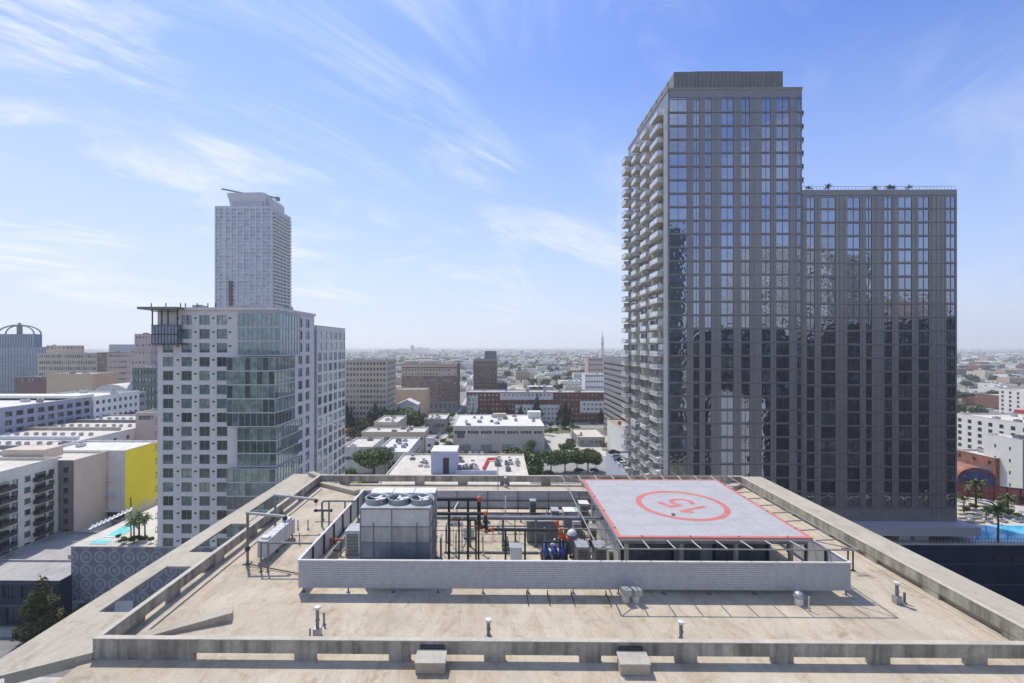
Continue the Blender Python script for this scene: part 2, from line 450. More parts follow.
def palm_proto(H, R_, seed, nf=26):
    r = random.Random(seed); t = MB()
    pts = [Vector((math.sin(i*.5)*.08*i/6, 0, H*i/6)) for i in range(7)]
    for i in range(6): t.tube(pts[i], pts[i+1], .22-.012*i, 8, 0, .21-.012*i)
    c = MB()
    for i in range(nf):
        a = 6.28*i/nf + r.uniform(-.15,.15); el = r.uniform(-.25, 1.1); L = R_*r.uniform(.8, 1.05); prev = pts[-1]
        d = Vector((math.cos(a)*math.cos(el), math.sin(a)*math.cos(el), math.sin(el))); side = Vector((-math.sin(a), math.cos(a), 0))
        for k in range(7):
            nx = prev + d*L/7; d = (d + Vector((0,0,-.19))).normalized()
            w0 = .26*(1 - abs(k-2.5)/6)*1.5
            for sg in (-1, 1):
                c.quad([prev, prev + side*sg*w0*1.4 + d*.15 + Vector((0,0,-.12)), nx + side*sg*w0*.4 + Vector((0,0,-.02)), nx], r.randrange(2))
            prev = nx
    return c.mesh('crown', [L_dark, L_mid]), t.mesh('trunk', [M_trunk])
PT_palm = [palm_proto(7.5, 2.9, 61), palm_proto(5.0, 2.5, 62)]

# ================================================================== FOREGROUND ROOF
BX0, BX1 = -24.45, 33.0       # outer face of the left beam, inner face of the right beam
Y0, Y1 = 27.87, 63.7
host = thing('office_building', 'flat roofed concrete office block carrying the helipad and mechanical yard', 'building', ((BX0+BX1)/2, (Y0+Y1)/2, 0))
hx, hy = host.location.x, host.location.y
class HMB(MB):
    def build(s, name, mats, parent=None, smooth=False):
        s.v = [(x-hx, y-hy, z) for x, y, z in s.v]
        return MB.build(s, name, mats, host, smooth)
m = HMB(); m.box(BX0-.3, BX1+.25, Y0+.3, Y1+.1, 0, ROOF-.6); m.build('wall', M_beam)
m = HMB(); m.box(BX0-.42, BX1+.35, 19., Y1+.3, ROOF-.5, ROOF); m.build('roof_deck', M_deck)
# outer slabs (eyebrows) at +0.45
zs0, zs1 = ROOF+.27, ROOF+.45
m = HMB(); ox = -29.4
m.slab([(ox, 25.0), (-27.75, 25.9), (-27.75, 67), (ox, 67)], zs0, zs1)
segs = [(25.9, 32.1), (38.8, 41.5), (48.2, 51.2), (57.6, 67)]
m.slab([(-27.75, 25.9), (BX0-.004, Y0-.05), (BX0-.004, 32.1), (-27.75, 32.1)], ROOF-.2, zs1)
for a, b in segs[1:]: m.box(-27.75, BX0-.004, a, b, zs0, zs1)
m.build('ledge', M_slab)
m = HMB(); m.slab([(BX1+.34, Y0-3), (37.1, Y0-3), (37.1, 65.7), (BX1+.34, 65.7)], ROOF-.2, ROOF+.62); m.build('ledge', M_slab)
zt = ROOF + 1.29; zb = ROOF + .45; bt = .32
def beam(name, x0, x1, y0, y1):
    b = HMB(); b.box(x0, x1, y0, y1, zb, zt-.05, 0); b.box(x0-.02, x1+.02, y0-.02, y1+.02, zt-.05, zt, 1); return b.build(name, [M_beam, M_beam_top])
beam('parapet_beam', BX0, BX1+bt, Y0, Y0+bt)
beam('parapet_beam', BX0, BX1+bt, Y1-bt, Y1)
beam('parapet_beam', BX0, BX0+bt, Y0+bt+.022, Y1-bt-.022)
beam('parapet_beam', BX1, BX1+bt, Y0+bt+.022, Y1-bt-.022)
def legs(axis, vals, fixed):
    for a, b in vals:
        q = HMB()
        if axis == 'x': q.box(a, b, fixed+.03, fixed+bt-.03, ROOF, zb)
        else: q.box(fixed+.03, fixed+bt-.03, a, b, ROOF, zb)
        q.build('beam_support', M_beam)
near = [(BX0, -18.3)]
x = XX(294, Y0)
while x < BX1-1: near.append((x, x+1.3)); x += 5.72
legs('x', near, Y0)
legs('x', [(XX(px, Y1-.2), XX(px, Y1-.2)+1.3) for px in (340, 415, 458, 500, 541, 582, 624, 665, 706)] + [(BX0, BX0+1.3)], Y1-bt)
legs('y', [(Y0+.4+k*5.7, Y0+.4+k*5.7+1.3) for k in range(7)], BX0)
legs('y', [(Y0+1.6+k*5.7, Y0+1.6+k*5.7+1.3) for k in range(7)], BX1)
# corner ridges, low kerbs on the deck
def ridge(a, b, w, h0, h1):
    a = Vector(a); b = Vector(b); t = (b-a).normalized(); n = Vector((-t.y, t.x))*w/2
    q = HMB(); P = [a-n, b-n, b+n, a+n]; H = [h0, h1, h1, h0]
    k = len(q.v); q.v += [(p.x, p.y, ROOF) for p in P] + [(p.x, p.y, ROOF+h) for p, h in zip(P, H)]
    for f in ((4,5,6,7),(0,1,5,4),(1,2,6,5),(2,3,7,6),(3,0,4,7)): q.f.append(f); q.m.append(0)
    q.build('ridge', M_slab)
ridge((-23.2, 30.0), (-18.4, 32.2), .8, .15, .6)
ridge((-23.9, 63.1), (-17.9, 59.3), .9, .5, .55)
ridge((-26.7, 66.4), (-24.7, 64.6), .8, .5+.45, .5+.45)
ridge((32.6, 63.1), (28.5, 59.8), .9, .5, .5)
q = HMB(); q.box(BX0+1.1, BX0+1.3, Y0+2.5, Y1-2.5, ROOF, ROOF+.14); q.build('kerb', M_beam_top)
q = HMB(); q.box(BX1-.62, BX1-.5, Y0+.5, Y1-1, ROOF, ROOF+.07); q.build('kerb', M_beam_top)

# downpipe hoods on the near beam
def hood(px0, px1, label):
    x0, x1 = XX(px0, 27.4), XX(px1, 27.4); c = (x0+x1)/2; w = (x1-x0)/2
    t = thing('scupper_hood', label, 'hood', (c, 27.2, ROOF), 0, 'concrete hoods below the near parapet')
    b = MB(); b.box(-w, w, -.35, .42, .02, .62); b.build('body', M_slab, t)
    b = MB(); P = [(-w-.03, -.42, .62), (w+.03, -.42, .62), (w+.03, .5, .80), (-w-.03, .5, .80)]
    b.quad(P); b.quad([(x, y, z+.07) for x, y, z in P]); 
    for i in range(4):
        j = (i+1) % 4; b.quad([P[i], P[j], (P[j][0], P[j][1], P[j][2]+.07), (P[i][0], P[i][1], P[i][2]+.07)])
    b.build('lid', M_beam_top, t)
    b = MB(); b.box(-w*.85, w*.85, .52, .64, .70, 1.05); b.build('recess', M_dark, t)
hood(417, 446, 'box shaped concrete hood below the near parapet nearer the left')
hood(618, 647, 'box shaped concrete hood below the near parapet nearer the helipad')

# ------------------------------------------------------------------ mechanical screen fence
FX0, FX1, FY0, FY1, FZ0, FZ1 = -15.26, 26.85, 35.6, 52.9, ROOF+.38, ROOF+2.48
fence = thing('screen_fence', 'grey ribbed metal screen fence around the rooftop mechanical yard', 'fence', (0, 0, ROOF))
fz0, fz1 = FZ0-ROOF, FZ1-ROOF
def screen(a, b, side, n=14):
    q = MB(); corrugated(q, a, b, fz0, fz1, n, .05, side); return q.build('ribbed_panel', M_metal, fence)
screen((FX0, FY0), (FX1, FY0), 1); screen((FX0, FY1), (FX1, FY1), 1)
screen((FX0, FY0), (FX0, FY1), -1); screen((FX1, FY0), (FX1, FY1), 1)
bk = MB()
bk.box(FX0+.01, FX1-.01, FY0+.02, FY0+.06, fz0, fz1); bk.box(FX0+.02, FX0+.06, FY0+.06, FY1-.06, fz0, fz1)
bk.box(FX1-.06, FX1-.02, FY0+.06, FY1-.06, fz0, fz1); bk.box(FX0+.01, FX1-.01, FY1+.02, FY1+.06, fz0, fz1)
bk.build('backing_sheet', M_metal, fence)
for (a, b, c, d) in ((FX0-.08, FX1+.08, FY0-.08, FY0+.1), (FX0-.08, FX1+.08, FY1-.06, FY1+.12), (FX0-.08, FX0+.1, FY0+.1, FY1-.06), (FX1-.1, FX1+.08, FY0+.1, FY1-.06)):
    q = MB(); q.box(a, b, c, d, fz1, fz1+.07); q.build('cap_rail', M_metal_lt, fence)
for i in range(13):
    x = FX0+.3 + (FX1-FX0-.6)*i/12
    for y in (FY0+.07, FY1-.2):
        q = MB(); q.box(x, x+.09, y, y+.1, 0, fz1-.02); q.box(x-.1, x+.19, y-.06, y+.16, 0, .05)
        q.build('post', M_galv_d, fence)
for i in range(1, 7):
    y = FY0 + (FY1-FY0)*i/7
    for x in (FX0+.07, FX1-.18):
        q = MB(); q.box(x, x+.12, y, y+.12, 0, fz1-.02); q.build('post', M_dark, fence)
for z in (.55, 1.4):
    q = MB(); q.box(FX0+.2, FX1-.2, FY1-.27, FY1-.21, z, z+.09); q.build('rail', M_dark, fence)

# ------------------------------------------------------------------ helipad
PZ = 47.0; hp = thing('helipad', 'raised grey rooftop helipad with red border, ring and number 15', 'helipad', (17.1, 44.5, ROOF))
hz = PZ - ROOF; PW = 7.6; PL = 7.92
M_pad = pm('pad_paint', (.46,.445,.445), .75, .10, .6)
M_padred = pm('pad_red', (.60,.20,.17), .75, .14, .9)
q = MB(); q.box(-PW, PW, -PL, PL, hz-.28, hz); q.build('deck', M_pad, hp)
q = MB(); e = .33; z = hz+.006
q.quad([(-PW,-PL,z),(PW,-PL,z),(PW,-PL+e,z),(-PW,-PL+e,z)]); q.quad([(-PW,PL-e,z),(PW,PL-e,z),(PW,PL,z),(-PW,PL,z)])
q.quad([(-PW,-PL+e,z),(-PW+e,-PL+e,z),(-PW+e,PL-e,z),(-PW,PL-e,z)]); q.quad([(PW-e,-PL+e,z),(PW,-PL+e,z),(PW,PL-e,z),(PW-e,PL-e,z)])
q.quad([(-PW-.004,-PL-.004,hz-.10),(PW+.004,-PL-.004,hz-.10),(PW+.004,-PL-.004,hz+.006),(-PW-.004,-PL-.004,hz+.006)])
q.build('painted_border', M_padred, hp)
q = MB(); rc = (.35, -.35); ro, ri = 4.15, 3.62
for i in range(64):
    a, b = 2*math.pi*i/64, 2*math.pi*(i+1)/64
    q.quad([(rc[0]+r_*math.cos(t), rc[1]+r_*math.sin(t), z) for r_, t in ((ri,a),(ro,a),(ro,b),(ri,b))])
q.build('painted_ring', M_padred, hp)
def stroke(mb, pts, w):
    for a, b in zip(pts[:-1], pts[1:]):
        a = Vector(a); b = Vector(b); t = (b-a).normalized(); n_ = Vector((-t.y, t.x))*w/2; a2 = a - t*w*.3; b2 = b + t*w*.3
        mb.quad([(*(a2-n_), 0), (*(b2-n_), 0), (*(b2+n_), 0), (*(a2+n_), 0)])
tx = MB(); stroke(tx, [(-1.15, -1.45), (-1.15, 1.45), (-1.75, .75)], .42)
stroke(tx, [(1.5, 1.45), (.15, 1.45), (.05, .35)], .42)
stroke(tx, [(.05, .3), (.75, .45), (1.35, .15), (1.5, -.5), (1.2, -1.2), (.6, -1.5), (0., -1.25), (-.15, -1.0)], .42)
rd = Vector((-.44, .90, 0)).normalized(); upv = Vector((-.90, -.44, 0)).normalized()
Mx = Matrix.Identity(4)
for i in range(3): Mx[i][0] = rd[i]; Mx[i][1] = upv[i]; Mx[i][2] = (0, 0, 1)[i]
Mx.translation = Vector((rc[0]+.1, rc[1]-.1, 0))
q = MB(); q.add(tx, Mx); q.v = [(x_, y_, hz+.007 + .0006*(i//4)) for i, (x_, y_, z_) in enumerate(q.v)]; q.build('painted_number', M_padred, hp)
q = MB()
for i in range(1, 6): x_ = -PW+2*PW*i/6; q.box(x_-.012, x_+.012, -PL+e, PL-e, hz-.01, hz+.0035)
for i in range(1, 6): y_ = -PL+2*PL*i/6; q.box(-PW+e, PW-e, y_-.012, y_+.012, hz-.01, hz+.0030)
q.build('panel_joint', pm('joint_grey', (.36,.36,.38), .8), hp)
for i in range(16):
    f = (i+.5)/16*4; sd = int(f); g2 = f-sd; cx_, cy_ = ((-PW+2*PW*g2, -PL+.2), (PW-.2, -PL+2*PL*g2), (PW-2*PW*g2, PL-.2), (-PW+.2, PL-2*PL*g2))[sd]
    q = MB(); q.lathe((cx_, cy_, hz+.007), [(.11,0),(.11,.07),(.05,.13),(0,.14)], 10); q.build('edge_light', M_cream, hp)
q = MB(); q.box(-1.6, -1.35, -3.2, -3.0, hz+.008, hz+.16); q.build('drain_box', M_galv_d, hp)
# steel under the deck and net frame around it
NX0, NX1, NY0, NY1 = 7.55-17.1, 26.75-17.1, 34.7-44.5, 54.4-44.5
M_gal2 = plain('frame_steel', (.30,.28,.25), .6)
q = MB()
for (a, b) in (((NX0,NY0),(NX1,NY0)), ((NX1,NY0),(NX1,NY1)), ((NX1,NY1),(NX0,NY1)), ((NX0,NY1),(NX0,NY0))):
    q.tube((*a, hz-.1), (*b, hz-.1), .06, 8)
q.build('net_frame', M_gal2, hp)
M_strut = plain('strut_paint', (.55,.53,.48), .6)
nn = 8
for i in range(nn+1):
    f = i/nn
    for (a, b, mt) in (((-PW+2*PW*f, -PL), (NX0+1.9+(NX1-NX0-3.8)*f+.2*(0), NY0), M_strut), ((-PW+2*PW*f, PL), (NX0+1.9+(NX1-NX0-3.8)*f, NY1), M_strut),
                   ((-PW, -PL+2*PL*f), (NX0, NY0+1.9+(NY1-NY0-3.8)*f), M_gal2), ((PW, -PL+2*PL*f), (NX1, NY0+1.9+(NY1-NY0-3.8)*f), M_gal2)):
        s_ = MB(); s_.tube((a[0], a[1], hz-.2), (b[0], b[1], hz-.1), .045, 6); s_.build('net_strut', mt, hp)
for sx, sy in ((-1,-1),(1,-1),(1,1),(-1,1)):
    s_ = MB(); s_.tube((sx*PW, sy*PL, hz-.2), (NX0 if sx < 0 else NX1, NY0 if sy < 0 else NY1, hz-.1), .045, 6); s_.build('net_strut', M_gal2, hp)
for i in range(5):
    y = -PL+.6 + (2*PL-1.2)*i/4; s_ = MB(); s_.box(-PW+.1, PW-.1, y-.12, y+.12, hz-.7, hz-.285); s_.build('girder', M_galv_d, hp)
for x_ in (-6.6, -2.2, 2.2, 6.6):
    for y_ in (-6.7, 0, 6.7):
        s_ = MB(); s_.box(x_-.14, x_+.14, y_-.14, y_+.14, .06, hz-.7); s_.box(x_-.3, x_+.3, y_-.3, y_+.3, 0, .06); s_.build('column', M_cream, hp)

# louvred penthouse under the pad
ph = thing('louvred_enclosure', 'dark louvred plant enclosure standing beneath the helipad', 'enclosure', (16.3, 44.2, ROOF))
q = MB(); corrugated(q, (-6.1, -5.2), (6.4, -5.2), .2, 3.0, 18, .07, 1); q.build('louvre', M_galv_d, ph)
q = MB(); q.box(-6.1, 6.4, -5.12, 5.5, 0, 3.05); q.box(-6.2, -6.0, -5.3, 5.5, 0, 3.1); q.box(6.3, 6.5, -5.3, 5.5, 0, 3.1); q.build('wall', M_metal, ph)
for x_ in (-1.2, 1.1):
    q = MB(); q.box(x_-.5, x_+.5, -5.3, -5.21, 0, 2.6); q.build('door', M_galv, ph)
q = MB()
for x_ in (-6.0, -1.8, 1.7, 6.1): q.box(x_, x_+.2, -5.36, -5.31, 0, 3.0)
q.build('mullion', M_dark, ph)

# ------------------------------------------------------------------ cooling tower
def cooling():
    D0, D1 = 37.6, 42.1; x0, x1 = XX(360.3, D0), XX(430, D0); H = ZZ(508, D0, 395) - ROOF
    cx, cy = (x0+x1)/2, (D0+D1)/2; w = (x1-x0)/2; d = (D1-D0)/2
    t = thing('cooling_tower', 'big galvanised cooling tower with three fans inside the mechanical yard', 'cooling tower', (cx, cy, ROOF))
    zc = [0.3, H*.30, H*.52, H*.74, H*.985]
    mats = [M_galv_d, pm('tower_panel_reflection', (.26,.29,.35), .35, .3, .5, .1, 0, .3, .5), M_galv, M_galv]  # lower panels: a bluish dark reflection is put into their colour
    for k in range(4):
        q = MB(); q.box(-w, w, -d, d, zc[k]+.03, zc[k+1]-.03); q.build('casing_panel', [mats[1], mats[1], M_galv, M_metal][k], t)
    q = MB()
    for z_ in zc: q.box(-w-.05, w+.05, -d-.05, d+.05, z_-.035, z_+.035)
    for x_ in (-w-.03, -.32, w-.05): q.box(x_, x_+.07, -d-.06, -d-.005, .3, H*.985)
    for x_ in (-w*.62, w*.62): q.tube((x_, -d-.1, .4), (x_, -d-.1, H*.8), .035, 6)
    for y_ in (-d*.3, d*.3): q.box(w+.005, w+.06, y_, y_+.07, .3, H*.985)
    q.build('rib', M_galv_d, t)
    q = MB(); q.box(-w, w, -d, d, H*.985+.036, H); q.build('fan_deck', M_galv, t)
    q = MB(); q.box(-w, w, .35*d, d, H+.003, H+.28); 
    q.build('inlet_hood', M_metal_lt, t)
    q = MB()
    for x_ in (-w*.33, w*.33): q.box(x_-.02, x_+.02, .35*d, d, H+.282, H+.31)
    q.build('hood_seam', M_galv_d, t)
    for i in range(3):
        fx = -w + w*2*(i+.5)/3; fy = -.30*d; r = .92
        f = link('fan', None, t, (fx, fy, H))
        q = MB(); q.lathe((0,0,0), [(r+.05, 0), (r, .25), (r+.06, .42), (r-.02, .42), (r-.08, .2), (r-.08, .02)], 28); q.build('fan_ring', M_galv, f, True)
        q = MB(); q.lathe((0,0,0), [(r-.09, .03), (0, .03)], 20); q.build('fan_well', M_dark, f)
        q = MB()
        for k in range(5):
            a = 6.28*k/5 + i*.4; M4 = Matrix.Translation((0,0,.26)) @ Matrix.Rotation(a, 4, 'Z') @ Matrix.Rotation(.35, 4, 'X'); q.box(.1, r*.88, -.12, .12, -.01, .01, 0, M4)
        q.lathe((0,0,.2), [(.16, 0), (.16, .14), (0, .16)], 10); q.build('fan_blade', M_metal_lt, f)
    q = MB(); 
    for sx in (-1, 1):
        for sy in (-1, 0, 1): q.box(sx*w-.12 if sx > 0 else sx*w, sx*w if sx > 0 else sx*w+.12, sy*d*.9-.06, sy*d*.9+.06, 0, .3)
    q.build('leg_frame', M_galv_d, t)
cooling()

# ------------------------------------------------------------------ pipes in the yard
def pp(px, py, D): return (XX(px, D), D, ZZ(py, D, px))
def pipe(name, label, pts, r, mat, joints=(), jm=None, sup=(), cat='pipe', group=None, base=None):
    o = Vector(pts[0]); t = thing(name, label, cat, (o.x, o.y, ROOF), 0, group)
    L = lambda p: (p[0]-o.x, p[1]-o.y, p[2]-ROOF)
    q = MB(); q.path([L(p) for p in pts], r, 10); q.build('pipe_run', mat, t, False)
    for j in joints:
        q = MB(); p = L(j); q.ball(p, r*1.55, 0, 10, 6); q.build('joint', jm or M_rust, t, True)
    for s_ in sup:
        q = MB(); p = L(s_); q.tube((p[0], p[1], 0), p, r*.6 if r > .1 else r*.9, 8); q.box(p[0]-.16, p[0]+.16, p[1]-.16, p[1]+.16, 0, .05); q.build('support', M_black if mat is M_black else mat, t)
    return t
D = 40.2
a, b, c, d_ = pp(437, 499, D), pp(479, 499, D), pp(479, 527, D), pp(486, 526.5, D)
pipe('condenser_pipe', 'upper black condenser pipe with orange elbows beside the cooling tower', [a, b, c, d_], .17, M_black, [b, c], None, [pp(449, 499, D), pp(468, 499, D)], 'pipe', 'black pipes in the mechanical yard')
D = 39.4
a, b, c, d_, e_ = pp(437, 513.6, D), pp(485.5, 513.6, D), pp(486.5, 531, D), pp(492.5, 529.5, D), pp(560, 530.3, D)
pipe('condenser_pipe', 'lower black condenser pipe running right to the pumps with orange elbows', [a, b, c, d_, e_], .14, M_black, [b, c, d_, e_], None, [pp(478.6, 513.6, D), pp(505.5, 530, D), pp(525, 530.2, D)], 'pipe', 'black pipes in the mechanical yard')
D = 41.
a, b = pp(451.5, 519.5, D), pp(476, 520, D)
pipe('branch_pipe', 'thin dark branch pipe with one orange end below the condenser pipes', [a, b], .09, M_black, [a], None, [pp(459, 519.7, D), b], 'pipe', 'black pipes in the mechanical yard')
D = 44.
pipe('steel_header', 'long grey steel header pipe crossing the yard towards the helipad', [pp(437, 517.5, D), pp(612, 518.5, D)], .2, M_galv_d, [], None, [pp(470, 517.6, D), pp(503, 518, D), pp(536, 518, D), pp(570, 518.3, D)])
D = 42.5
pipe('steel_header', 'thin grey pipe low across the yard floor', [pp(458, 552, D), pp(538, 552.5, D)], .09, M_galv_d, [], None, [])
pipe('conduit', 'thin tan conduit standing behind the black pipes nearer the centre', [pp(502.5, 523, 43.), pp(502.5, 547, 43.)], .05, M_galv_d)
pipe('ladder_rail', 'pale slanted access ladder behind the black pipes', [pp(454, 510, 45.), pp(458, 502, 47.)], .06, M_metal_lt)
bX, bY = XX(498, 54.5), 54.5
q = MB(); q.tube((0,0,0), (0,0,5.4), .06, 8, 0, .04); q.box(-.2,.2,-.2,.2,0,.05)
o = q.build('antenna_mast', M_galv_d); o.location = (bX, bY, ROOF); tag(o, 'tall thin antenna mast behind the back of the screen fence', 'antenna')
q = MB(); q.tube((0,0,0), (0,0,2.6), .07, 8); q.box(-.2,.2,-.2,.2,0,.05)
o = q.build('vent_pipe', M_metal_lt); o.location = (XX(505.5, 50.5), 50.5, ROOF); tag(o, 'white vent pipe standing inside the back of the yard', 'vent pipe')
# scaffold of small risers at the right of the cooling tower
def riser(px, D, z, r, mat, label):
    q = MB(); q.tube((0,0,0), (0,0,z), r, 8); q.tube((0,0,z), (0,-.0+.5,z+.25), r, 8); q.box(-.15,.15,-.15,.15,0,.06)
    o = q.build('riser_pipe', mat); o.location = (XX(px, D), D, ROOF); tag(o, label, 'pipe', 'riser pipes beside the cooling tower')
for i, (px, D, z_, r_, mt, lb) in enumerate([(441, 41.5, 1.7, .1, M_cream, 'short cream riser pipe tight against the cooling tower'), (446, 42.6, 2.3, .06, M_galv_d, 'thin grey riser between cooling tower and first black support'),
        (456, 41.8, 2.0, .06, M_galv_d, 'thin grey riser between the first two black supports'), (462, 43.2, 2.6, .05, M_cream, 'thin cream riser left of the second black support'),
        (515, 43.5, 2.3, .05, M_galv_d, 'thin grey riser right of the white valve box'), (545, 42.9, 1.8, .08, M_galv_d, 'grey riser behind the blue pump set'), (483, 42.2, 1.6, .07, M_cream, 'cream riser between two orange elbows')]):
    riser(px, D, z_, r_, mt, lb)
def cabinet(name, label, cat, px0, px1, py0, py1, D, dep, mat, det=True, foot=.08, group=None):
    """box shaped machine; its base stands on the roof"""
    x0, x1 = XX(px0, D), XX(px1, D); h = ZZ(py0, D, px0) - ROOF; w = (x1-x0)/2
    t = thing(name, label, cat, ((x0+x1)/2, D+dep/2, ROOF), 0, group)
    q = MB(); q.box(-w, w, -dep/2, dep/2, foot, h-.05); q.build('housing', mat, t)
    q = MB(); q.box(-w-.03, w+.03, -dep/2-.03, dep/2+.03, h-.05, h); q.build('lid', M_galv if mat is not M_galv else M_metal_lt, t)
    q = MB(); q.box(-w+.03, -w+.12, -dep/2, dep/2, 0, foot); q.box(w-.12, w-.03, -dep/2, dep/2, 0, foot); q.build('skid', M_dark, t)
    if det:
        q = MB(); n = max(3, int((h-foot)/.14))
        for k in range(n-1): q.box(-w*.75, w*.75, -dep/2-.02, -dep/2-.001, foot+.1+k*(h-foot-.2)/n, foot+.16+k*(h-foot-.2)/n)
        q.build('grille', M_dark, t)
    return t
cabinet('chemical_tank', 'long dull grey tank casing behind the lower black pipe', 'tank', 527, 558, 521, 532, 44.8, 1.4, M_galv_d, False)
cabinet('pump_controller', 'dark boxy machine left of its twin near the fence', 'pump', 577, 589, 547, 560, 39.2, 1.3, M_galv_d)
cabinet('pump_controller', 'dark boxy machine close to the helipad frame corner', 'pump', 595, 607, 547, 560, 39.2, 1.3, M_galv_d)
cabinet('valve_box', 'pale square valve box on the yard floor behind the fence', 'box', 510.5, 522, 548, 560, 39.6, 1.0, M_white, False)
cabinet('air_handler', 'pale ribbed air handler box left of the cooling tower', 'air handler', 345, 360, 531, 545, 42., 1.8, M_white)
cabinet('ac_condenser', 'white condenser near the back edge of the helipad', 'condenser', 580, 589, 504, 511, 48.5, 1.2, M_galv, True)
cabinet('ac_condenser', 'low white condenser beside the tall grey bottle tank', 'condenser', 573, 581, 522, 530, 46.5, 1.2, M_white, True)
cabinet('ac_condenser', 'cream topped condenser between the dark machines', 'condenser', 590, 597, 528, 537, 44.5, 1.1, M_cream, True)
cabinet('ac_condenser', 'tan low machine casing left of the louvred enclosure', 'condenser', 609, 615, 551, 560, 40.6, 1.0, M_cream, True)
# stack of grey ladders / ducts at the back
cabinet('duct_riser', 'ribbed grey duct riser at the back of the yard', 'duct', 530, 536, 501, 515, 50.5, .8, M_galv_d, True)
cabinet('duct_box', 'dark low duct box on the floor at the back of the yard', 'duct', 552, 559, 511, 516, 47., 1.2, M_galv_d, False)
cabinet('duct_box', 'flat grey duct box right of the dark low one', 'duct', 564, 578, 511.5, 516, 47.4, 1.3, M_galv, False)
# bottle tank
t = thing('expansion_tank', 'upright grey bottle shaped tank with white dome beside the pumps', 'tank', (XX(572, 42.), 42., ROOF))
q = MB(); q.lathe((0,0,0), [(.42,.35),(.45,.5),(.45,2.0)], 16); q.build('body', M_galv_d, t, True)
q = MB(); q.lathe((0,0,0), [(.45,2.0),(.38,2.25),(.2,2.4),(0,2.45)], 16); q.build('dome', M_white, t, True)
q = MB()
for a in range(3): q.tube((.35*math.cos(a*2.1), .35*math.sin(a*2.1), 0), (.35*math.cos(a*2.1), .35*math.sin(a*2.1), .5), .05, 6)
q.build('stand', M_dark, t)
# blue pump set
t = thing('blue_pump_set', 'bright blue pump set with black frame behind the fence', 'pump', (XX(554, 41.2), 41.2, ROOF)); t.scale = (1, 1.1, 1.25)
for i in range(3):
    x_ = -.75 + .75*i; p_ = link('pump', None, t, (x_, 0, .3))
    q = MB(); q.tube((0, -.35, .45), (0, .5, .45), .26, 12); q.tube((0,-.35,.1), (0,-.35,.9), .14, 10); q.ball((0, -.38, .45), .3, 0, 10, 6); q.build('casing', M_blue, p_)
    q = MB(); q.tube((0, .5, .45), (0, .95, .45), .18, 10); q.tube((0, -.35, .9), (0, -.35, 1.35), .09, 8); q.build('motor', M_metal_lt if i == 1 else M_dark, p_)
q = MB(); q.box(-1.15, 1.15, -.6, .95, 0, .28); q.tube((-1.1, -.5, 1.5), (1.1, -.5, 1.5), .09, 8); q.tube((-1.1,-.5,.2), (-1.1,-.5,1.5), .05, 6); q.tube((1.1,-.5,.2), (1.1,-.5,1.5), .05, 6); q.build('base_frame', M_dark, t)
t = thing('fire_valve', 'bright red fire valve assembly above the blue pumps', 'valve', (XX(560, 41.), 41., ROOF))
q = MB(); q.tube((0,0,0), (0,0,2.6), .09, 8); q.tube((.6,0,0), (.6,0,2.0), .09, 8); q.build('riser', M_black, t)
q = MB(); q.ball((0,0,2.7), .26, 0, 12, 6); q.ball((.05,-.1,2.3), .22); q.tube((-.3,0,3.4), (.1,0,2.7), .12, 8); q.ball((-.32,0,3.45), .18); q.tube((0,0,2.5), (.6,0,2.0), .12, 8); q.ball((.6,0,1.95), .24); q.build('valve_body', plain('valve_red', (.75,.10,.04), .5), t)
q = MB(); prev = None
for i in range(13):
    a = -.6 + i*.3; p = (XX(570, 41.6) + .28*math.cos(a*1.3), 41.6 + .1*i*.3, ROOF + .45 + i*.12)
    if prev: q.tube(prev, p, .06, 6)
    prev = p
o = q.build('yellow_hose', M_yel); tag(o, 'looped yellow hose hanging right of the blue pumps', 'hose')
t = thing('pipe_rack', 'low rack of grey pipes with orange valves in the left corner of the yard', 'pipe rack', (XX(337, 43.), 42., ROOF))
for i in range(4):
    q = MB(); q.tube((-.9+.35*i, -4.5, .5+.12*i), (-.6+.35*i, 4.5, .6+.12*i), .09, 8); q.build('pipe', [M_galv_d, M_dark, M_cream, M_galv][i], t)
q = MB()
for k in range(3): q.ball((-.7+.4*k, .3, 1.25), .15); q.tube((-.7+.4*k, .3, .5), (-.7+.4*k, .3, 1.2), .05, 6)
q.tube((-1.1, .3, 1.3), (.9, .3, 1.3), .1, 8); q.build('valve', M_rust, t)
for y_ in (-3.5, 0, 3.5):
    q = MB(); q.tube((-1.1, y_, 0), (-1.1, y_, 1.2), .05, 6); q.tube((.7, y_, 0), (.7, y_, 1.2), .05, 6); q.tube((-1.1, y_, .42), (.7, y_, .42), .05, 6); q.build('trestle', M_dark, t)

# clutter of small machinery under / beside the helipad's left edge
for i in range(10):
    px = RN.uniform(574, 612); D = RN.uniform(41.5, 47); s_ = RN.uniform(.5, .9)
    t = thing('circulation_pump', 'small grey circulation pump in the crowd left of the helipad', 'pump', (XX(px, D), D, ROOF), RN.uniform(0, 3), 'small pumps left of the helipad')
    q = MB(); q.tube((-.4*s_,0,.5*s_), (.5*s_,0,.5*s_), .28*s_, 10); q.box(-.5*s_,.6*s_,-.3*s_,.3*s_,0,.18); q.build('motor', RN.choice([M_galv_d, M_galv, M_cream]), t)
    q = MB(); q.ball((-.5*s_,0,.5*s_), .33*s_); q.tube((-.5*s_,0,.5*s_), (-.5*s_,0,1.6*s_), .1*s_, 8); q.build('volute', RN.choice([M_dark, M_galv_d]), t)

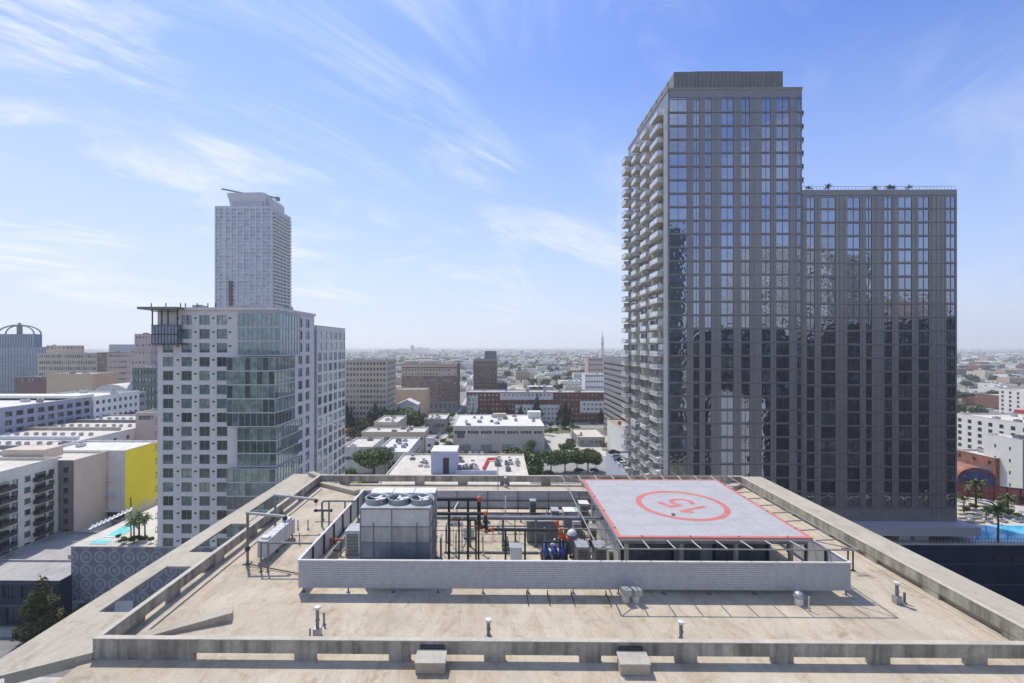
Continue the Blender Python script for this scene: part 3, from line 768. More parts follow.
r3 = random.Random(21)
for i in range(26):
    px = r3.uniform(441, 606); D = r3.uniform(41.8, 51); mt = r3.choice([M_galv_d, M_cream, M_galv, M_dark, M_metal_lt]); hgt = r3.uniform(.5, 2.2)
    q = MB(); q.tube((0,0,0), (0,0,hgt), r3.uniform(.03,.07), 7); q.box(-.12,.12,-.12,.12,0,.05)
    if i % 2: q.tube((0,0,hgt), (r3.uniform(.4, 1.6)*r3.choice((-1,1)),0,hgt), .045, 6)
    if i % 3 == 0: q.lathe((0,0,hgt*.6), [(.06,-.09),(.15,-.04),(.15,.04),(.06,.09)], 10)
    o = q.build('riser_pipe', mt); o.location = (XX(px, D), D, ROOF); tag(o, 'small service pipe standing in the mechanical yard', 'pipe', 'small service pipes in the mechanical yard')
for i in range(9):
    px = r3.uniform(445, 575); D = r3.uniform(43, 51); w_ = r3.uniform(.5, 1.3); h_ = r3.uniform(.4, 1.0)
    t = thing('junction_box', 'low grey equipment box on the mechanical yard floor', 'box', (XX(px, D), D, ROOF), r3.choice((0, .1, 1.57)), 'low equipment boxes in the mechanical yard')
    q = MB(); q.box(-w_/2, w_/2, -.3, .3, .08, h_); q.build('casing', r3.choice([M_galv, M_galv_d, M_metal_lt]), t); q = MB(); q.box(-w_/2-.03, w_/2+.03, -.34, .34, h_, h_+.04); q.box(-w_/2+.05, -w_/2+.15, -.3, .3, 0, .08); q.box(w_/2-.15, w_/2-.05, -.3, .3, 0, .08); q.build('frame', M_dark, t)
for i, (px, D, w_, z_) in enumerate(((470, 45.5, 9, .9), (520, 47.2, 11, .7), (500, 49.5, 14, 1.2), (556, 45., 7, 1.3))):
    q = MB(); x_ = XX(px, D); q.tube((x_-w_/2, D, ROOF+z_), (x_+w_/2, D, ROOF+z_), .07+.02*(i % 2), 8)
    for k in range(5): q.tube((x_-w_/2+w_*k/4, D, ROOF), (x_-w_/2+w_*k/4, D, ROOF+z_), .035, 6)
    o = q.build('pipe_on_stands', [M_cream, M_galv_d, M_dark, M_galv][i]); tag(o, ['cream pipe on low stands behind the black supports', 'grey pipe on low stands in the middle of the yard', 'long dark pipe on stands near the back of the fence', 'short grey pipe on stands behind the blue pumps'][i], 'pipe')

# ------------------------------------------------------------------ things on the open deck
t = thing('long_duct', 'long white ribbed air duct box lying left of the screen fence', 'duct', (-20.55, 43.3, ROOF))
q = MB(); q.box(-.43, .43, -2.7, 2.7, .42, 1.86); q.build('casing', M_white, t)
q = MB()
for k in range(15): q.box(-.46, .46, -2.73+.382*k, -2.65+.382*k, .40, 1.89)
q.build('seam', M_metal, t)
q = MB(); q.box(-.32, .32, 1.6, 2.4, 1.892, 2.15); q.build('collar', M_white, t)
q = MB(); q.box(-.3,.3,-2.4,-1.8,1.892,2.05); q.build('collar', M_white, t)
for y_ in (-2.4, -.8, .8, 2.4):
    q = MB(); q.box(-.4, -.3, y_-.05, y_+.05, 0, .42); q.box(.3, .4, y_-.05, y_+.05, 0, .42); q.build('leg', M_dark, t)
def davit(name, label, D, px, top, armpx, armpy, r=.11):
    bx = XX(px, D); zt_ = ZZ(top, D, px)-ROOF
    t = thing(name, label, 'davit', (bx, D, ROOF), 0, 'window cleaning davits beside the left parapet')
    q = MB(); q.tube((0,0,0), (0,0,zt_), r, 10); q.box(-.3,.3,-.3,.3,0,.12); q.build('post', M_galv_d, t)
    q = MB(); q.ball((0,0,1.3), r*2.1, 0, 10, 6); q.build('collar', M_dark, t)
    ax = XX(armpx, D)-bx; az = ZZ(armpy, D, armpx)-ROOF
    q = MB(); q.tube((-.12,0,zt_), (ax, 0, az), r*1.15, 10); q.tube((0,0,zt_-.9), (ax*.35,0,zt_-.05), .04, 6); q.build('arm', M_galv, t)
    q = MB(); q.ball((ax,0,az-.15), .22, 0, 10, 6); q.tube((ax,0,az-.1), (ax,0,az-.8), .03, 6); q.build('pulley', M_dark, t)
davit('davit_arm', 'nearer grey davit with long arm over the white duct', 40.3, 247.6, 512.8, 285, 516.5)
davit('davit_arm', 'farther grey davit with long arm close to the left parapet', 48.0, 275.2, 494.7, 316, 499.5)
pipe('pipe_loop', 'tall dark pipe loop between the far davit and the screen fence', [pp(322, 527, 48.7), pp(322, 503, 48.7), pp(324, 501, 48.7), pp(357, 501, 48.7)], .1, M_galv_d, [], None, [pp(329, 501, 48.7), pp(345, 501, 48.7)])
pipe('low_pipe', 'low dark pipe with valve heads beside the tall pipe loop', [pp(314, 510.5, 50.5), pp(332, 510.5, 50.5)], .12, M_dark, [pp(316, 510.5, 50.5), pp(331, 510.5, 50.5)], M_dark, [pp(323, 510.5, 50.5)])
pipe('gas_pipe', 'grey pipe on legs running from the white duct to the screen fence', [pp(260, 542.5, 38.9), pp(299, 543.2, 38.9), pp(314, 543.5, 38.9)], .09, M_galv_d, [], None, [pp(261, 542.5, 38.9), pp(268, 542.5, 38.9)])
q = MB(); q.path([(XX(247, 40.2), 40., ROOF+.15), (XX(284, 38.8), 38.8, ROOF+.12), (XX(300, 38.3), 38.3, ROOF+.12)], .045, 6); o = q.build('hose_line', M_dark); tag(o, 'thin dark hose lying on the deck from the near davit to the fence', 'hose')
def stub(px, py, h, r, label, mat=M_galv_d):
    D = (HC-ROOF)*F/(py-PY0); q = MB(); q.tube((0,0,0), (0,0,h), r, 8); q.lathe((0,0,0), [(r*2.2, 0), (r*2.2, .05), (r, .08)], 10)
    o = q.build('pipe_stub', mat); o.location = (XX(px, D), D, ROOF); tag(o, label, 'pipe stub', 'short pipe stubs on the deck')
stub(298, 530, .95, .06, 'thin pipe stub behind the white duct, nearer the duct'); stub(308, 530, .95, .06, 'thin pipe stub behind the white duct, nearer the fence')
stub(299.5, 545, 1.1, .05, 'thin pipe stub beside the gas pipe'); stub(324, 626, .85, .07, 'dark short stub right of the leftmost capped vent'); stub(310, 641, .75, .06, 'dark short stub left of the leftmost capped vent')
stub(809, 609, 1.0, .06, 'tan short stub right of the domed vent', M_cream); stub(904.5, 601, .8, .08, 'dark short stub beside the vent near the right parapet')
def vent(px, py, h, label, boxy=True):
    D = (HC-ROOF)*F/(py-PY0); t = thing('roof_vent', label, 'roof vent', (XX(px, D), D, ROOF), 0, 'capped vent pipes on the deck')
    q = MB()
    if boxy: q.box(-.22, .22, -.22, .22, 0, .55)
    else: q.lathe((0,0,0), [(.28, 0), (.26, .3), (.14, .4)], 14)
    q.build('curb', M_galv, t)
    q = MB(); q.tube((0,0,.3), (0,0,h-.18), .11, 12); q.lathe((0,0,h*.5), [(.11,0),(.15,.02),(.15,.1),(.11,.12)], 12); q.build('pipe', M_galv_d, t)
    q = MB(); q.lathe((0,0,h-.2), [(.18,0),(.2,.06),(.2,.16),(0,.2)], 14); q.build('cap', M_metal_lt, t)
vent(317.5, 637, 1.95, 'tall capped vent leftmost on the near deck'); vent(488.5, 641, 1.45, 'capped vent on the near deck below the middle of the fence', False)
vent(681, 643, 1.5, 'capped vent on the near deck below the helipad', False); vent(897, 601, 1.6, 'capped vent near the right parapet'); vent(505.5, 487, 1.4, 'small capped vent between fence and far parapet', False)
t = thing('domed_vent', 'domed metal roof vent on the deck below the helipad corner', 'roof vent', (XX(797, 34.6), 34.4, ROOF))
q = MB(); q.tube((0,0,0), (0,0,.55), .30, 16); q.build('base', M_metal_lt, t); q = MB(); q.lathe((0,0,.5), [(.36,0),(.38,.1),(.32,.28),(.18,.4),(0,.45)], 16); q.build('dome', M_galv, t, True)
for px, lb in ((625.5, 'hooded gooseneck box vent below the fence, left one of the pair'), (635.5, 'hooded gooseneck box vent below the fence, right one of the pair')):
    D = 34.6; t = thing('box_vent', lb, 'roof vent', (XX(px, D), D, ROOF), .3, 'paired box vents below the fence')
    q = MB(); q.box(-.2,.2,-.2,.2,0,.6); q.build('base', M_metal_lt, t); q = MB(); q.box(-.28,.28,-.45,.28,.6,1.05); q.build('hood', M_galv, t)
pipe('bracket_pipe', 'pair of rusty posts holding a pipe right of the screen fence', [pp(842, 549, 39.6), pp(855, 549.5, 39.6)], .07, M_dark, [], None, [pp(848, 549, 39.6), pp(853, 549.3, 39.6)])
# thin cross conduits from fence feet over the deck
for i, px in enumerate((527, 548, 572, 607)):
    x_ = XX(px, 35); q = MB(); q.tube((x_, 35.4, ROOF+.25), (x_+.05, 33.9, ROOF+.05), .035, 6); q.tube((x_, 35.4, ROOF+.4), (x_, 35.4, ROOF), .04, 6)
    o = q.build('drain_line', M_dark); tag(o, 'thin dark drain line at the foot of the fence', 'drain line', 'drain lines along the foot of the fence')

# ================================================================== GROUND
def ground_mat():
    m, n, l, b, out = nt('city_ground')
    g = n.new('ShaderNodeNewGeometry').outputs['Position']
    v = n.new('ShaderNodeTexVoronoi'); v.inputs['Scale'].default_value = .016; v.distance = 'CHEBYCHEV'; l.new(g, v.inputs['Vector'])
    sp = n.new('ShaderNodeSeparateColor'); l.new(v.outputs['Color'], sp.inputs[0])
    c = ramp(n, l, sp.outputs[0], [(0., (.30,.28,.25)), (.3, (.40,.36,.30)), (.55, (.24,.225,.20)), (.75, (.16,.18,.10)), (.9, (.55,.50,.42))])
    f = noise(n, l, g, .03, 6, .7)
    c = mix(n, l, ramp(n, l, f, [(.48, 0.), (.6, .8)]), c, (.12,.145,.07))
    l.new(mix(n, l, 1., c, ramp(n, l, noise(n, l, g, .4, 4, .6), [(.3, .8), (.7, 1.1)]), 'MULTIPLY'), b.inputs['Base Color'])
    b.inputs['Roughness'].default_value = .95; b.inputs['Specular IOR Level'].default_value = .1
    return m
q = MB(); S_ = 40000; q.quad([(-S_,-S_,0),(S_,-S_,0),(S_,S_,0),(-S_,S_,0)]); struct('ground', q, ground_mat())
M_line = plain('road_paint', (.7,.7,.66), .7)
def road(x0, x1, y0, y1, name='road', marks='y'):
    q = MB(); q.box(x0, x1, y0, y1, -.3, .02); struct(name, q, M_asph)
    for a, b in (((x0-3, x0), (y0, y1)), ((x1, x1+3), (y0, y1))) if marks == 'y' else (((x0, x1), (y0-3, y0)), ((x0, x1), (y1, y1+3))):
        q = MB(); q.box(a[0], a[1], b[0], b[1], -.3, .14); struct('pavement', q, M_walk)
    q = MB()
    if marks == 'y':
        c = (x0+x1)/2; y = y0+2
        while y < y1-3: q.box(c-.08, c+.08, y, y+3, .02, .024); y += 8
        for xx in (x0+.4, x1-.5): q.box(xx, xx+.12, y0+1, y1-1, .02, .024)
    else:
        c = (y0+y1)/2; x = x0+2
        while x < x1-3: q.box(x, x+3, c-.08, c+.08, .02, .024); x += 8
    struct('road_marking', q, M_line)
road(-50, -37, 205, 356); road(-50, -37, 374, 1200); road(-300, 300, 357, 373, marks='x')
road(12, 62, 206, 218, marks='x'); road(-140, -60, 86, 98, marks='x')
q = MB(); q.box(32, 64, 262, 330, -.2, .06); struct('forecourt', q, M_walk)
q = MB(); q.box(14, 64, 222, 262, -.2, .04); struct('car_park', q, pm('worn_asphalt', (.33,.32,.30), .9, .2, .3))

# ================================================================== LEFT APARTMENT TOWER
W_lav = pm('lavender_panel', (.83,.775,.76), .7, .06, .4, .08)
W_mull = plain('pale_mullion', (.45,.47,.48), .5)
LX0, LX1, LY0, LY1 = XX(157.5, 105.2), -50.1, 105.2, 127.
LZ = ZZ(308, 105.2, 230); LB0 = 16.4
lb = Bld('apartment_tower', 'lavender grey apartment tower with teal glass corner bay and roof canopy', 'building', LX0, LX1, LY0, LY1, LB0, LZ, W_lav)
rowz = [ZZ(320 + 13.93*k, 105.2, 195) - LB0 for k in range(17)]
wins = []
for k, zc in enumerate(rowz):
    for j, px in enumerate((168, 186.5, 204.5, 222)):
        if k < 2 and j == 0: continue
        if j == 3 and k >= 3 and False: continue
        u = XX(px, 105.2) - LX0; wins.append((u-1.2, u+1.2, zc-1.1, zc+1.1))
GL_LB = [G_tealD, G_tealD, G_mid, G_dark, G_teal, G_teal, G_curt]
lb.face('front', wins, .25, (1, 0), GL_LB, W_mull)
wr = []
for k, zc in enumerate(rowz):
    for D in (118., 122.5): 
        u = D - LY0; wr.append((u-1.25, u+1.25, zc-1.1, zc+1.1))
lb.face('right', wr, .25, (1, 0), GL_LB, W_mull)
lb.roof(M_slab, .5, .3, 5)
lb.finish(100)
lr = lb.root; lc = Vector((lb.cx, lb.cy, LB0))
def lpart(mb, name, mats, parent=None):
    mb.v = [(x-lc.x, y-lc.y, z-lc.z) for x, y, z in mb.v]; return mb.build(name, mats, parent or lr)
# small wall vents beside the windows
for k, zc in enumerate(rowz):
    for px in (178, 195.5, 213.5, 230):
        if k < 2 and px == 178: pass
        if px == 230 and k > 3: continue
        x_ = XX(px, 105.2); q = MB(); q.box(x_-.3, x_+.3, LY0-.03, LY0+.0, LB0+zc+.25, LB0+zc+.6); lpart(q, 'wall_vent', M_dark)
def bay(x0, x1, y0, y1, z0, z1, floors, nf, ns, gl, spand=.35):
    """glass box on the corner: panes on the front and right faces, floors divided by slab edges"""
    q = MB(); h = (z1-z0)/floors
    core = MB(); core.box(x0+.12, x1-.12, y0+.12, y1-.02, z0, z1)
    b = lpart(MB().box(x0, x1, y0, y1, z1-.02, z1+.14), 'glass_bay', W_mull)
    for f in range(floors):
        za, zb_ = z0+h*f+spand, z0+h*(f+1)-.02; p = MB(); mm = list(dict.fromkeys(gl)); base = RN.randrange(len(mm))
        for i in range(nf):     # every pane slightly different: blinds, reflections
            xa, xb = x0+.1+(x1-x0-.2)*i/nf, x0+.1+(x1-x0-.2)*(i+1)/nf
            p.quad([(xa, y0+.1, za), (xb, y0+.1, za), (xb, y0+.1, zb_), (xa, y0+.1, zb_)], base if RN.random() < .6 else RN.randrange(len(mm)))
        for i in range(ns):
            ya, yb = y0+.1+(y1-y0-.1)*i/ns, y0+.1+(y1-y0-.1)*(i+1)/ns
            p.quad([(x1-.1, ya, za), (x1-.1, yb, za), (x1-.1, yb, zb_), (x1-.1, ya, zb_)], base if RN.random() < .6 else RN.randrange(len(mm)))
        lpart(p, 'bay_glazing', mm, b)
    fr = MB()
    for f in range(floors): fr.box(x0, x1, y0, y1, z0+h*f, z0+h*f+spand-.01, 1)
    for i in range(nf+1):
        x = x0 + (x1-x0-.1)*i/nf
        for f in range(floors): fr.box(x, x+.1, y0+.01, y0+.098, z0+h*f+spand, z0+h*(f+1)-.02)
    for i in range(1, ns+1):
        y = y0 + (y1-y0)*i/ns
        for f in range(floors): fr.box(x1-.098, x1-.01, y-.1, y, z0+h*f+spand, z0+h*(f+1)-.02)
    lpart(fr, 'bay_frame', [W_mull, W_slabedge], b)
GB = [G_teal, G_tealD, G_teal, G_mid]
G_pg = glassm('pale_green_glass', (.24,.33,.29), .16, (.85,1,.95), .006)
W_slabedge = plain('slab_edge', (.62,.63,.62), .6)
zf = lambda py: ZZ(py, 104.5, 260)
bay(XX(238, 104.4), XX(280.5, 104.4), 104.4, 115, zf(356), zf(313.5), 3, 9, 7, [glassm('bay_pale', (.17,.26,.27), .16, (.85,.95,1), .01)]*2+[G_teal], .3)
bay(XX(226.6, 103.6), -49.75, 103.6, 114, zf(427.5)+.2, zf(357.5), 5, 8, 6, [G_pg, G_tealD, G_teal, G_pg, G_mid], .28)
bay(XX(237, 104.6), -49.85, 104.6, 116.2, zf(467.), zf(428.5), 3, 6, 9, [G_teal, G_pg, G_tealD], .28)
bay(XX(226.6, 103.8), -49.65, 103.8, 116.2, zf(551), zf(468.5), 6, 8, 9, [G_tealD, G_pg, G_teal, G_mid], .28)
# corner terrace box with canopy roof
q = MB(); cx0, cx1 = XX(151.6, 103.6), XX(177.5, 103.6)
q.box(cx0, cx1, 103.6, 108.5, zf(343.5), zf(325.5)); lpart(q, 'terrace_box', glassm('terrace_glass', (.10,.12,.19), .15, (.8,.85,1), .01))
q = MB()
for i in range(9):
    x = cx0 + (cx1-cx0-.08)*i/8; q.box(x, x+.08, 103.52, 103.598, zf(343.5), zf(325.5))
q.box(cx0, cx1, 103.5, 103.598, zf(335), zf(334)); q.box(cx0-.05, cx1+.02, 103.45, 108.6, zf(344.6), zf(343.55)); q.box(cx0-.05, cx1+.02, 103.45, 108.6, zf(325.45), zf(324.9))
for i in (0, 3, 5, 8):
    x = cx0 + (cx1-cx0-.2)*i/8; q.box(x, x+.2, 103.6, 103.8, zf(324.9), zf(309.8)); q.box(x, x+.2, 108.2, 108.4, zf(324.9), zf(309.8))
q.box(cx0, cx1, 103.6, 103.75, zf(312.2), zf(311.6))
lpart(q, 'terrace_frame', M_dark)
q = MB(); q.box(XX(137.6, 102.6), XX(178, 102.6), 102.4, 112, zf(309.7), zf(307.4)); lpart(q, 'canopy', M_galv_d)
q = MB(); q.box(XX(178, 105.1), LX1+.4, 104.7, 105.15, LZ-LB0+LB0-.5, LZ+.12); q.box(LX1+.02, LX1+.4, 105.16, 127.2, LZ-.5, LZ+.12); lpart(q, 'cornice', W_lav)
for i, px in enumerate((143, 158, 173, 178, 190, 201, 209)):
    q = MB(); x_ = XX(px, 104); q.tube((x_, 106.5, LZ-.6), (x_, 106.5, LZ+1.25), .11, 6); lpart(q, 'roof_post', M_dark)
q = MB(); q.box(XX(228, 110), XX(262, 110), 109, 116, LZ-.4, LZ+.75); lpart(q, 'roof_plant', M_slab)
for k, zc in enumerate(rowz):
    if k < 2: continue
    q = MB(); q.box(LX0-1.9, LX0-.01, 107, 111.5, LB0+zc-1.6, LB0+zc-1.42); bb = lpart(q, 'balcony', M_galv_d)
    q = MB()
    for y_ in (107.05, 111.4): q.box(LX0-1.85, LX0-.02, y_, y_+.05, LB0+zc-.45, LB0+zc-.38); 
    q.box(LX0-1.88, LX0-1.83, 107.1, 111.4, LB0+zc-.45, LB0+zc-.38)
    for j in range(9): y_ = 107.1+j*.52; q.box(LX0-1.88, LX0-1.84, y_, y_+.05, LB0+zc-1.42, LB0+zc-.45)
    for j in range(4): x_ = LX0-1.85+j*.5; q.box(x_, x_+.05, 107.06, 107.1, LB0+zc-1.42, LB0+zc-.45)
    lpart(q, 'railing', M_dark, bb)
# dark recess strip and rear wing
LW = Bld('apartment_wing', 'long lavender grey wing behind the apartment tower with rows of windows', 'building', LX0+6, LX1, 129., 153., LB0, ZZ(325.6, 129.5, 315), pm('wing_panel', (.86,.81,.77), .7, .06, .4, .08))
wr = []
for k in range(16):
    zc = LW.z1 - 2.6 - 3.1*k
    if zc < 1.5: break
    for D in (131., 135.2, 139.4, 143.6, 147.8, 151.2): u = D-129.; wr.append((max(.4, u-1.35), min(23.7, u+1.35), zc-1.15, zc+1.15))
LW.face('right', wr, .12, (0, 0), GL_LB + [G_teal], W_mull); LW.roof(M_slab, .6, .3, 2); LW.finish(100)
q = MB(); q.box(LX0+6-lc.x, LX1-1.2-lc.x, 127.-lc.y, 129.-lc.y, 0, LZ-LB0-1); q.build('recess_wall', M_galv_d, lr)
q = MB()
for k in range(17): q.box(LX1-1.15-lc.x, LX1+.1-lc.x, 127.1-lc.y, 128.9-lc.y, rowz[k]-1.6, rowz[k]-1.45)
q.build('recess_slab', M_galv, lr)

# patterned podium
def pattern_mat():
    m, n, l, b, out = nt('patterned_screen')
    g = n.new('ShaderNodeNewGeometry').outputs['Position']; sp = n.new('ShaderNodeSeparateXYZ'); l.new(g, sp.inputs[0])
    ax = math_n(n, l, 'ADD', sp.outputs[0], sp.outputs[1])
    def cell(v, p): return math_n(n, l, 'SUBTRACT', math_n(n, l, 'FRACT', math_n(n, l, 'DIVIDE', v, p)), .5)
    a = math_n(n, l, 'ABSOLUTE', cell(ax, 3.25)); c = math_n(n, l, 'ABSOLUTE', cell(sp.outputs[2], 3.1))
    d = math_n(n, l, 'MAXIMUM', math_n(n, l, 'MAXIMUM', a, math_n(n, l, 'MULTIPLY', c, .92)), math_n(n, l, 'MULTIPLY', math_n(n, l, 'ADD', a, c), .70))
    ring = math_n(n, l, 'MULTIPLY', math_n(n, l, 'GREATER_THAN', d, .30), math_n(n, l, 'LESS_THAN', d, .43))
    line = math_n(n, l, 'LESS_THAN', math_n(n, l, 'MINIMUM', a, 9.), .035)
    c0 = mix(n, l, ring, (.21,.21,.255), (.36,.36,.41))
    c0 = mix(n, l, math_n(n, l, 'LESS_THAN', d, .17), c0, (.32,.32,.37))
    l.new(mix(n, l, 1., c0, ramp(n, l, noise(n, l, g, .6, 4, .6), [(.3, .85), (.7, 1.1)]), 'MULTIPLY'), b.inputs['Base Color']); b.inputs['Roughness'].default_value = .8
    return m
W_pat = pattern_mat()
pod = thing('podium_garage', 'garage podium clad in patterned grey octagon screens with a pool deck on top', 'building', (-74, 130, 0))
def prt(root, mb, name, mats, par=None):
    l_ = root.location; mb.v = [(x-l_.x, y-l_.y, z-l_.z) for x, y, z in mb.v]; return mb.build(name, mats, par or root)
q = MB(); q.box(XX(71, 105), LX1+.1, 105., 160, 0, 16.2); prt(pod, q, 'wall', W_pat)
q = MB(); q.box(XX(71, 105)-.15, LX1+.12, 104.85, 160, 16.2, 16.4); prt(pod, q, 'pool_deck', pm('deck_stone', (.62,.58,.50), .8, .12, .5))
q = MB(); q.box(XX(115, 105), XX(133, 105), 104.9, 104.99, 0, 4.0); prt(pod, q, 'service_door', M_white)
q = MB(); q.box(XX(72.5, 105), XX(84, 105), 104.9, 104.99, 0, 4.0); prt(pod, q, 'service_door', M_white)
q = MB()
for i in range(40):
    x_ = XX(71, 105)+.2+i*.5
    if x_ > LX0-2.2: break
    q.box(x_, x_+.04, 105.1, 105.14, 16.4, 17.4)
q.box(XX(71, 105), LX0-2, 105.09, 105.15, 17.4, 17.45); prt(pod, q, 'deck_railing', M_metal_lt)
def water_mat(col=(.10,.55,.58)):
    m, n, l, b, out = nt('pool_water_surface')
    g = n.new('ShaderNodeNewGeometry').outputs['Position']; f = noise(n, l, g, 1.5, 4, .6, .4)
    l.new(mix(n, l, ramp(n, l, f, [(.35, 0.), (.65, 1.)]), col, tuple(min(1, x*1.25+.04) for x in col)), b.inputs['Base Color']); b.inputs['Roughness'].default_value = .08
    bp = n.new('ShaderNodeBump'); bp.inputs['Strength'].default_value = .2; l.new(noise(n, l, g, 3, 2), bp.inputs['Height']); l.new(bp.outputs[0], b.inputs['Normal']); return m
M_pool = water_mat((.16,.58,.56)); M_pool2 = water_mat((.05,.42,.60))
def pool(label, poly, z, mw=None):
    cx = sum(p[0] for p in poly)/len(poly); cy = sum(p[1] for p in poly)/len(poly)
    t = thing('swimming_pool', label, 'pool', (cx, cy, z)); P = [(x-cx, y-cy) for x, y in poly]
    q = MB(); q.slab([(x*1.06, y*1.1) for x, y in P], .005, .12); q.build('pool_edge', M_metal_lt, t)
    q = MB(); q.slab(P, .122, .15); q.build('pool_water', mw or M_pool, t)
zd = 16.4
def gp(px, py, z=zd): D = (HC-z)*F/(py-PY0); return (XX(px, D), D)
pool('long turquoise pool on the left podium deck', [gp(106, 538), gp(122, 538), gp(151, 518), gp(141, 518)], zd)
pool('small turquoise spa pool at the deck edge', [gp(89, 546), gp(107, 546), gp(111, 541.5), gp(96, 541.5)], zd)
for i, (px, py, s_) in enumerate(((134, 545, .9), (139, 541, 1.), (145, 538, .85), (131, 538, .7))):
    x_, y_ = gp(px, py); tree(PT_palm[1], 'palm_tree', ['bushy palm at the left pool deck edge', 'tallest palm beside the long turquoise pool', 'palm close to the apartment tower wall', 'small palm behind the deck edge palms'][i], x_, y_, zd, s_, 'palms on the left pool deck', cat='palm')
for i in range(12):
    x_, y_ = gp(RN.uniform(112, 155), RN.uniform(541, 547)); tree(PT_small[i % 2], 'deck_shrub', 'leafy green shrub planted on the left pool deck', x_, y_, zd, .22, 'shrubs on the left pool deck', cat='shrub')
for i in range(10):
    x_, y_ = gp(100+4.2*i, 531-2.*i+0); t = thing('sun_lounger', 'white sun lounger beside the long turquoise pool', 'lounger', (x_-2.2, y_, zd), .3, 'loungers beside the long turquoise pool')
    q = MB(); q.box(-.3,.3,-.9,.5,.25,.33); q.build('seat', M_white, t); q = MB(); q.box(-.3,.3,0,.8,-.03,.03, 0, Matrix.Translation((0,.5,.3)) @ Matrix.Rotation(.7, 4, 'X')); q.build('backrest', M_white, t)
    q = MB(); [q.box(a, a+.05, b, b+.05, 0, .25) for a in (-.28,.23) for b in (-.85,.45)]; q.build('leg', M_dark, t)

# ================================================================== LEFT STREET BUILDINGS
W_tan = pm('tan_stucco', (.66,.56,.46), .85, .06, .3, .05); W_grey = pm('grey_stucco', (.27,.235,.225), .85, .08, .3)
W_off = pm('offwhite_stucco', (.80,.78,.71), .85, .07, .3, .08); W_yel = pm('yellow_mural', (.92,.76,.05), .8, .06, .25)
R_lt = roof_mat('roof_light', (.62,.58,.50), (.74,.70,.62)); R_gr = roof_mat('roof_grey', (.38,.37,.36), (.48,.47,.45))
R_wh = roof_mat('roof_white', (.72,.70,.65), (.80,.78,.74))
A = Bld('balcony_apartments', 'off-white apartment block with stacked dark balconies at the left', 'building', -215, -125, 100, 131.2, 0, 30.3, W_off)
wr = []; zz = [26.6 - 2.95*k for k in range(7)]
for z_ in zz:
    for D in (102.5, 108, 113.5, 119.2, 122.5, 129.2): wr.append((D-100-.85, D-100+.85, z_-.8, z_+.8))
A.face('right', wr, .2, (1, 0), [G_teal, G_tealD, G_teal], M_dark); A.face('front', grid(90, 0, 30, 20, 7, 1.7, 1.6, 2, 6, 2.5), .2, (1, 0), [G_teal, G_tealD], M_dark)
A.roof(R_lt, .8, .35, 0); A.finish(60)
for D in (105.2, 116.4, 126.):
    for z_ in zz:
        x_ = A.x1; yc = D - A.cy
        b = MB(); b.box(x_+.01, x_+1.7, yc-2.0, yc+2.0, z_-1.35, z_-1.15); bb = b.build('balcony', M_galv_d, A.root)
        b = MB(); b.box(x_+1.62, x_+1.68, yc-2.0, yc+2.0, z_-1.14, z_-.2); b.box(x_+.02, x_+1.61, yc-2.0, yc-1.94, z_-1.14, z_-.2); b.box(x_+.02, x_+1.61, yc+1.94, yc+2.0, z_-1.14, z_-.2); b.build('railing', M_dark, bb)
        b = MB(); b.box(x_+.005, x_+.06, yc-1.5, yc+1.5, z_-1.14, z_+.9); b.build('balcony_door', G_mid, A.root)
for i, px in enumerate((20, 60, 90)): pass
Bt = Bld('tan_apartments', 'plain tan block with one column of windows behind the balconies', 'building', -140, -120.7, 131.4, 142.6, 0, 29.4, W_tan)
Bt.face('front', [(16.2, 17.9, z_-.8, z_+.8) for z_ in zz], .2, (1, 0), [G_tealD, G_mid], M_dark); Bt.roof(R_lt, .5, .3, 0); Bt.finish()
q = MB(); q.box(Bt.x0-.05, Bt.x1-.0, Bt.y0-.06, Bt.y0-.01, 0, 29.3); 
g_ = MB(); facade(g_, (Bt.x1-5.0, Bt.y0-.06), (1,0), (0,-1), 4.98, 0, 29.2, [(2.06-.0, 3.76, z_-.8, z_+.8) for z_ in zz], .06); g_.build('grey_cladding', W_grey, Bt.root)
Cy = Bld('yellow_block', 'apartment block with a bright yellow mural wall and white front', 'building', -150, -115.2, 142.8, 158., 0, 29.6, W_off)
Cy.face('right', []); Cy.roof(R_wh, .5, .3, 2)
Cy.finish()
q = MB(); q.box(Cy.x1+.005, Cy.x1+.06, Cy.y0+.05, Cy.y1, 9, 29.4); q.build('mural_wall', W_yel, Cy.root)
q = MB()
for i in range(34):
    y_ = Cy.y0+.6+i*.4; h = RN.uniform(.3, 2.4); q.quad([(Cy.x1+.066, y_, 9.2), (Cy.x1+.066, y_+.28, 9.2), (Cy.x1+.066, y_+.14+RN.uniform(-.2,.2), 9.2+h+1.5)])
q.build('mural_paint', M_white, Cy.root)
q = MB(); q.box(Cy.x1+.065, Cy.x1+.12, Cy.y0+2, Cy.y0+2.4, 9, 14.5); q.build('downpipe', M_dark, Cy.root)
for z_ in (20.5, 15.8, 11):
    q = MB(); q.box(Cy.x1-5.6, Cy.x1-.3, Cy.y0-1.0, Cy.y0-.01, z_, z_+.25); q.build('ledge', M_white, Cy.root)
q = MB(); q.box(Cy.x1-5.4, Cy.x1-.1, Cy.y0-.06, Cy.y0-.01, 5.5, 10.5); q.build('garage_opening', M_dark, Cy.root)
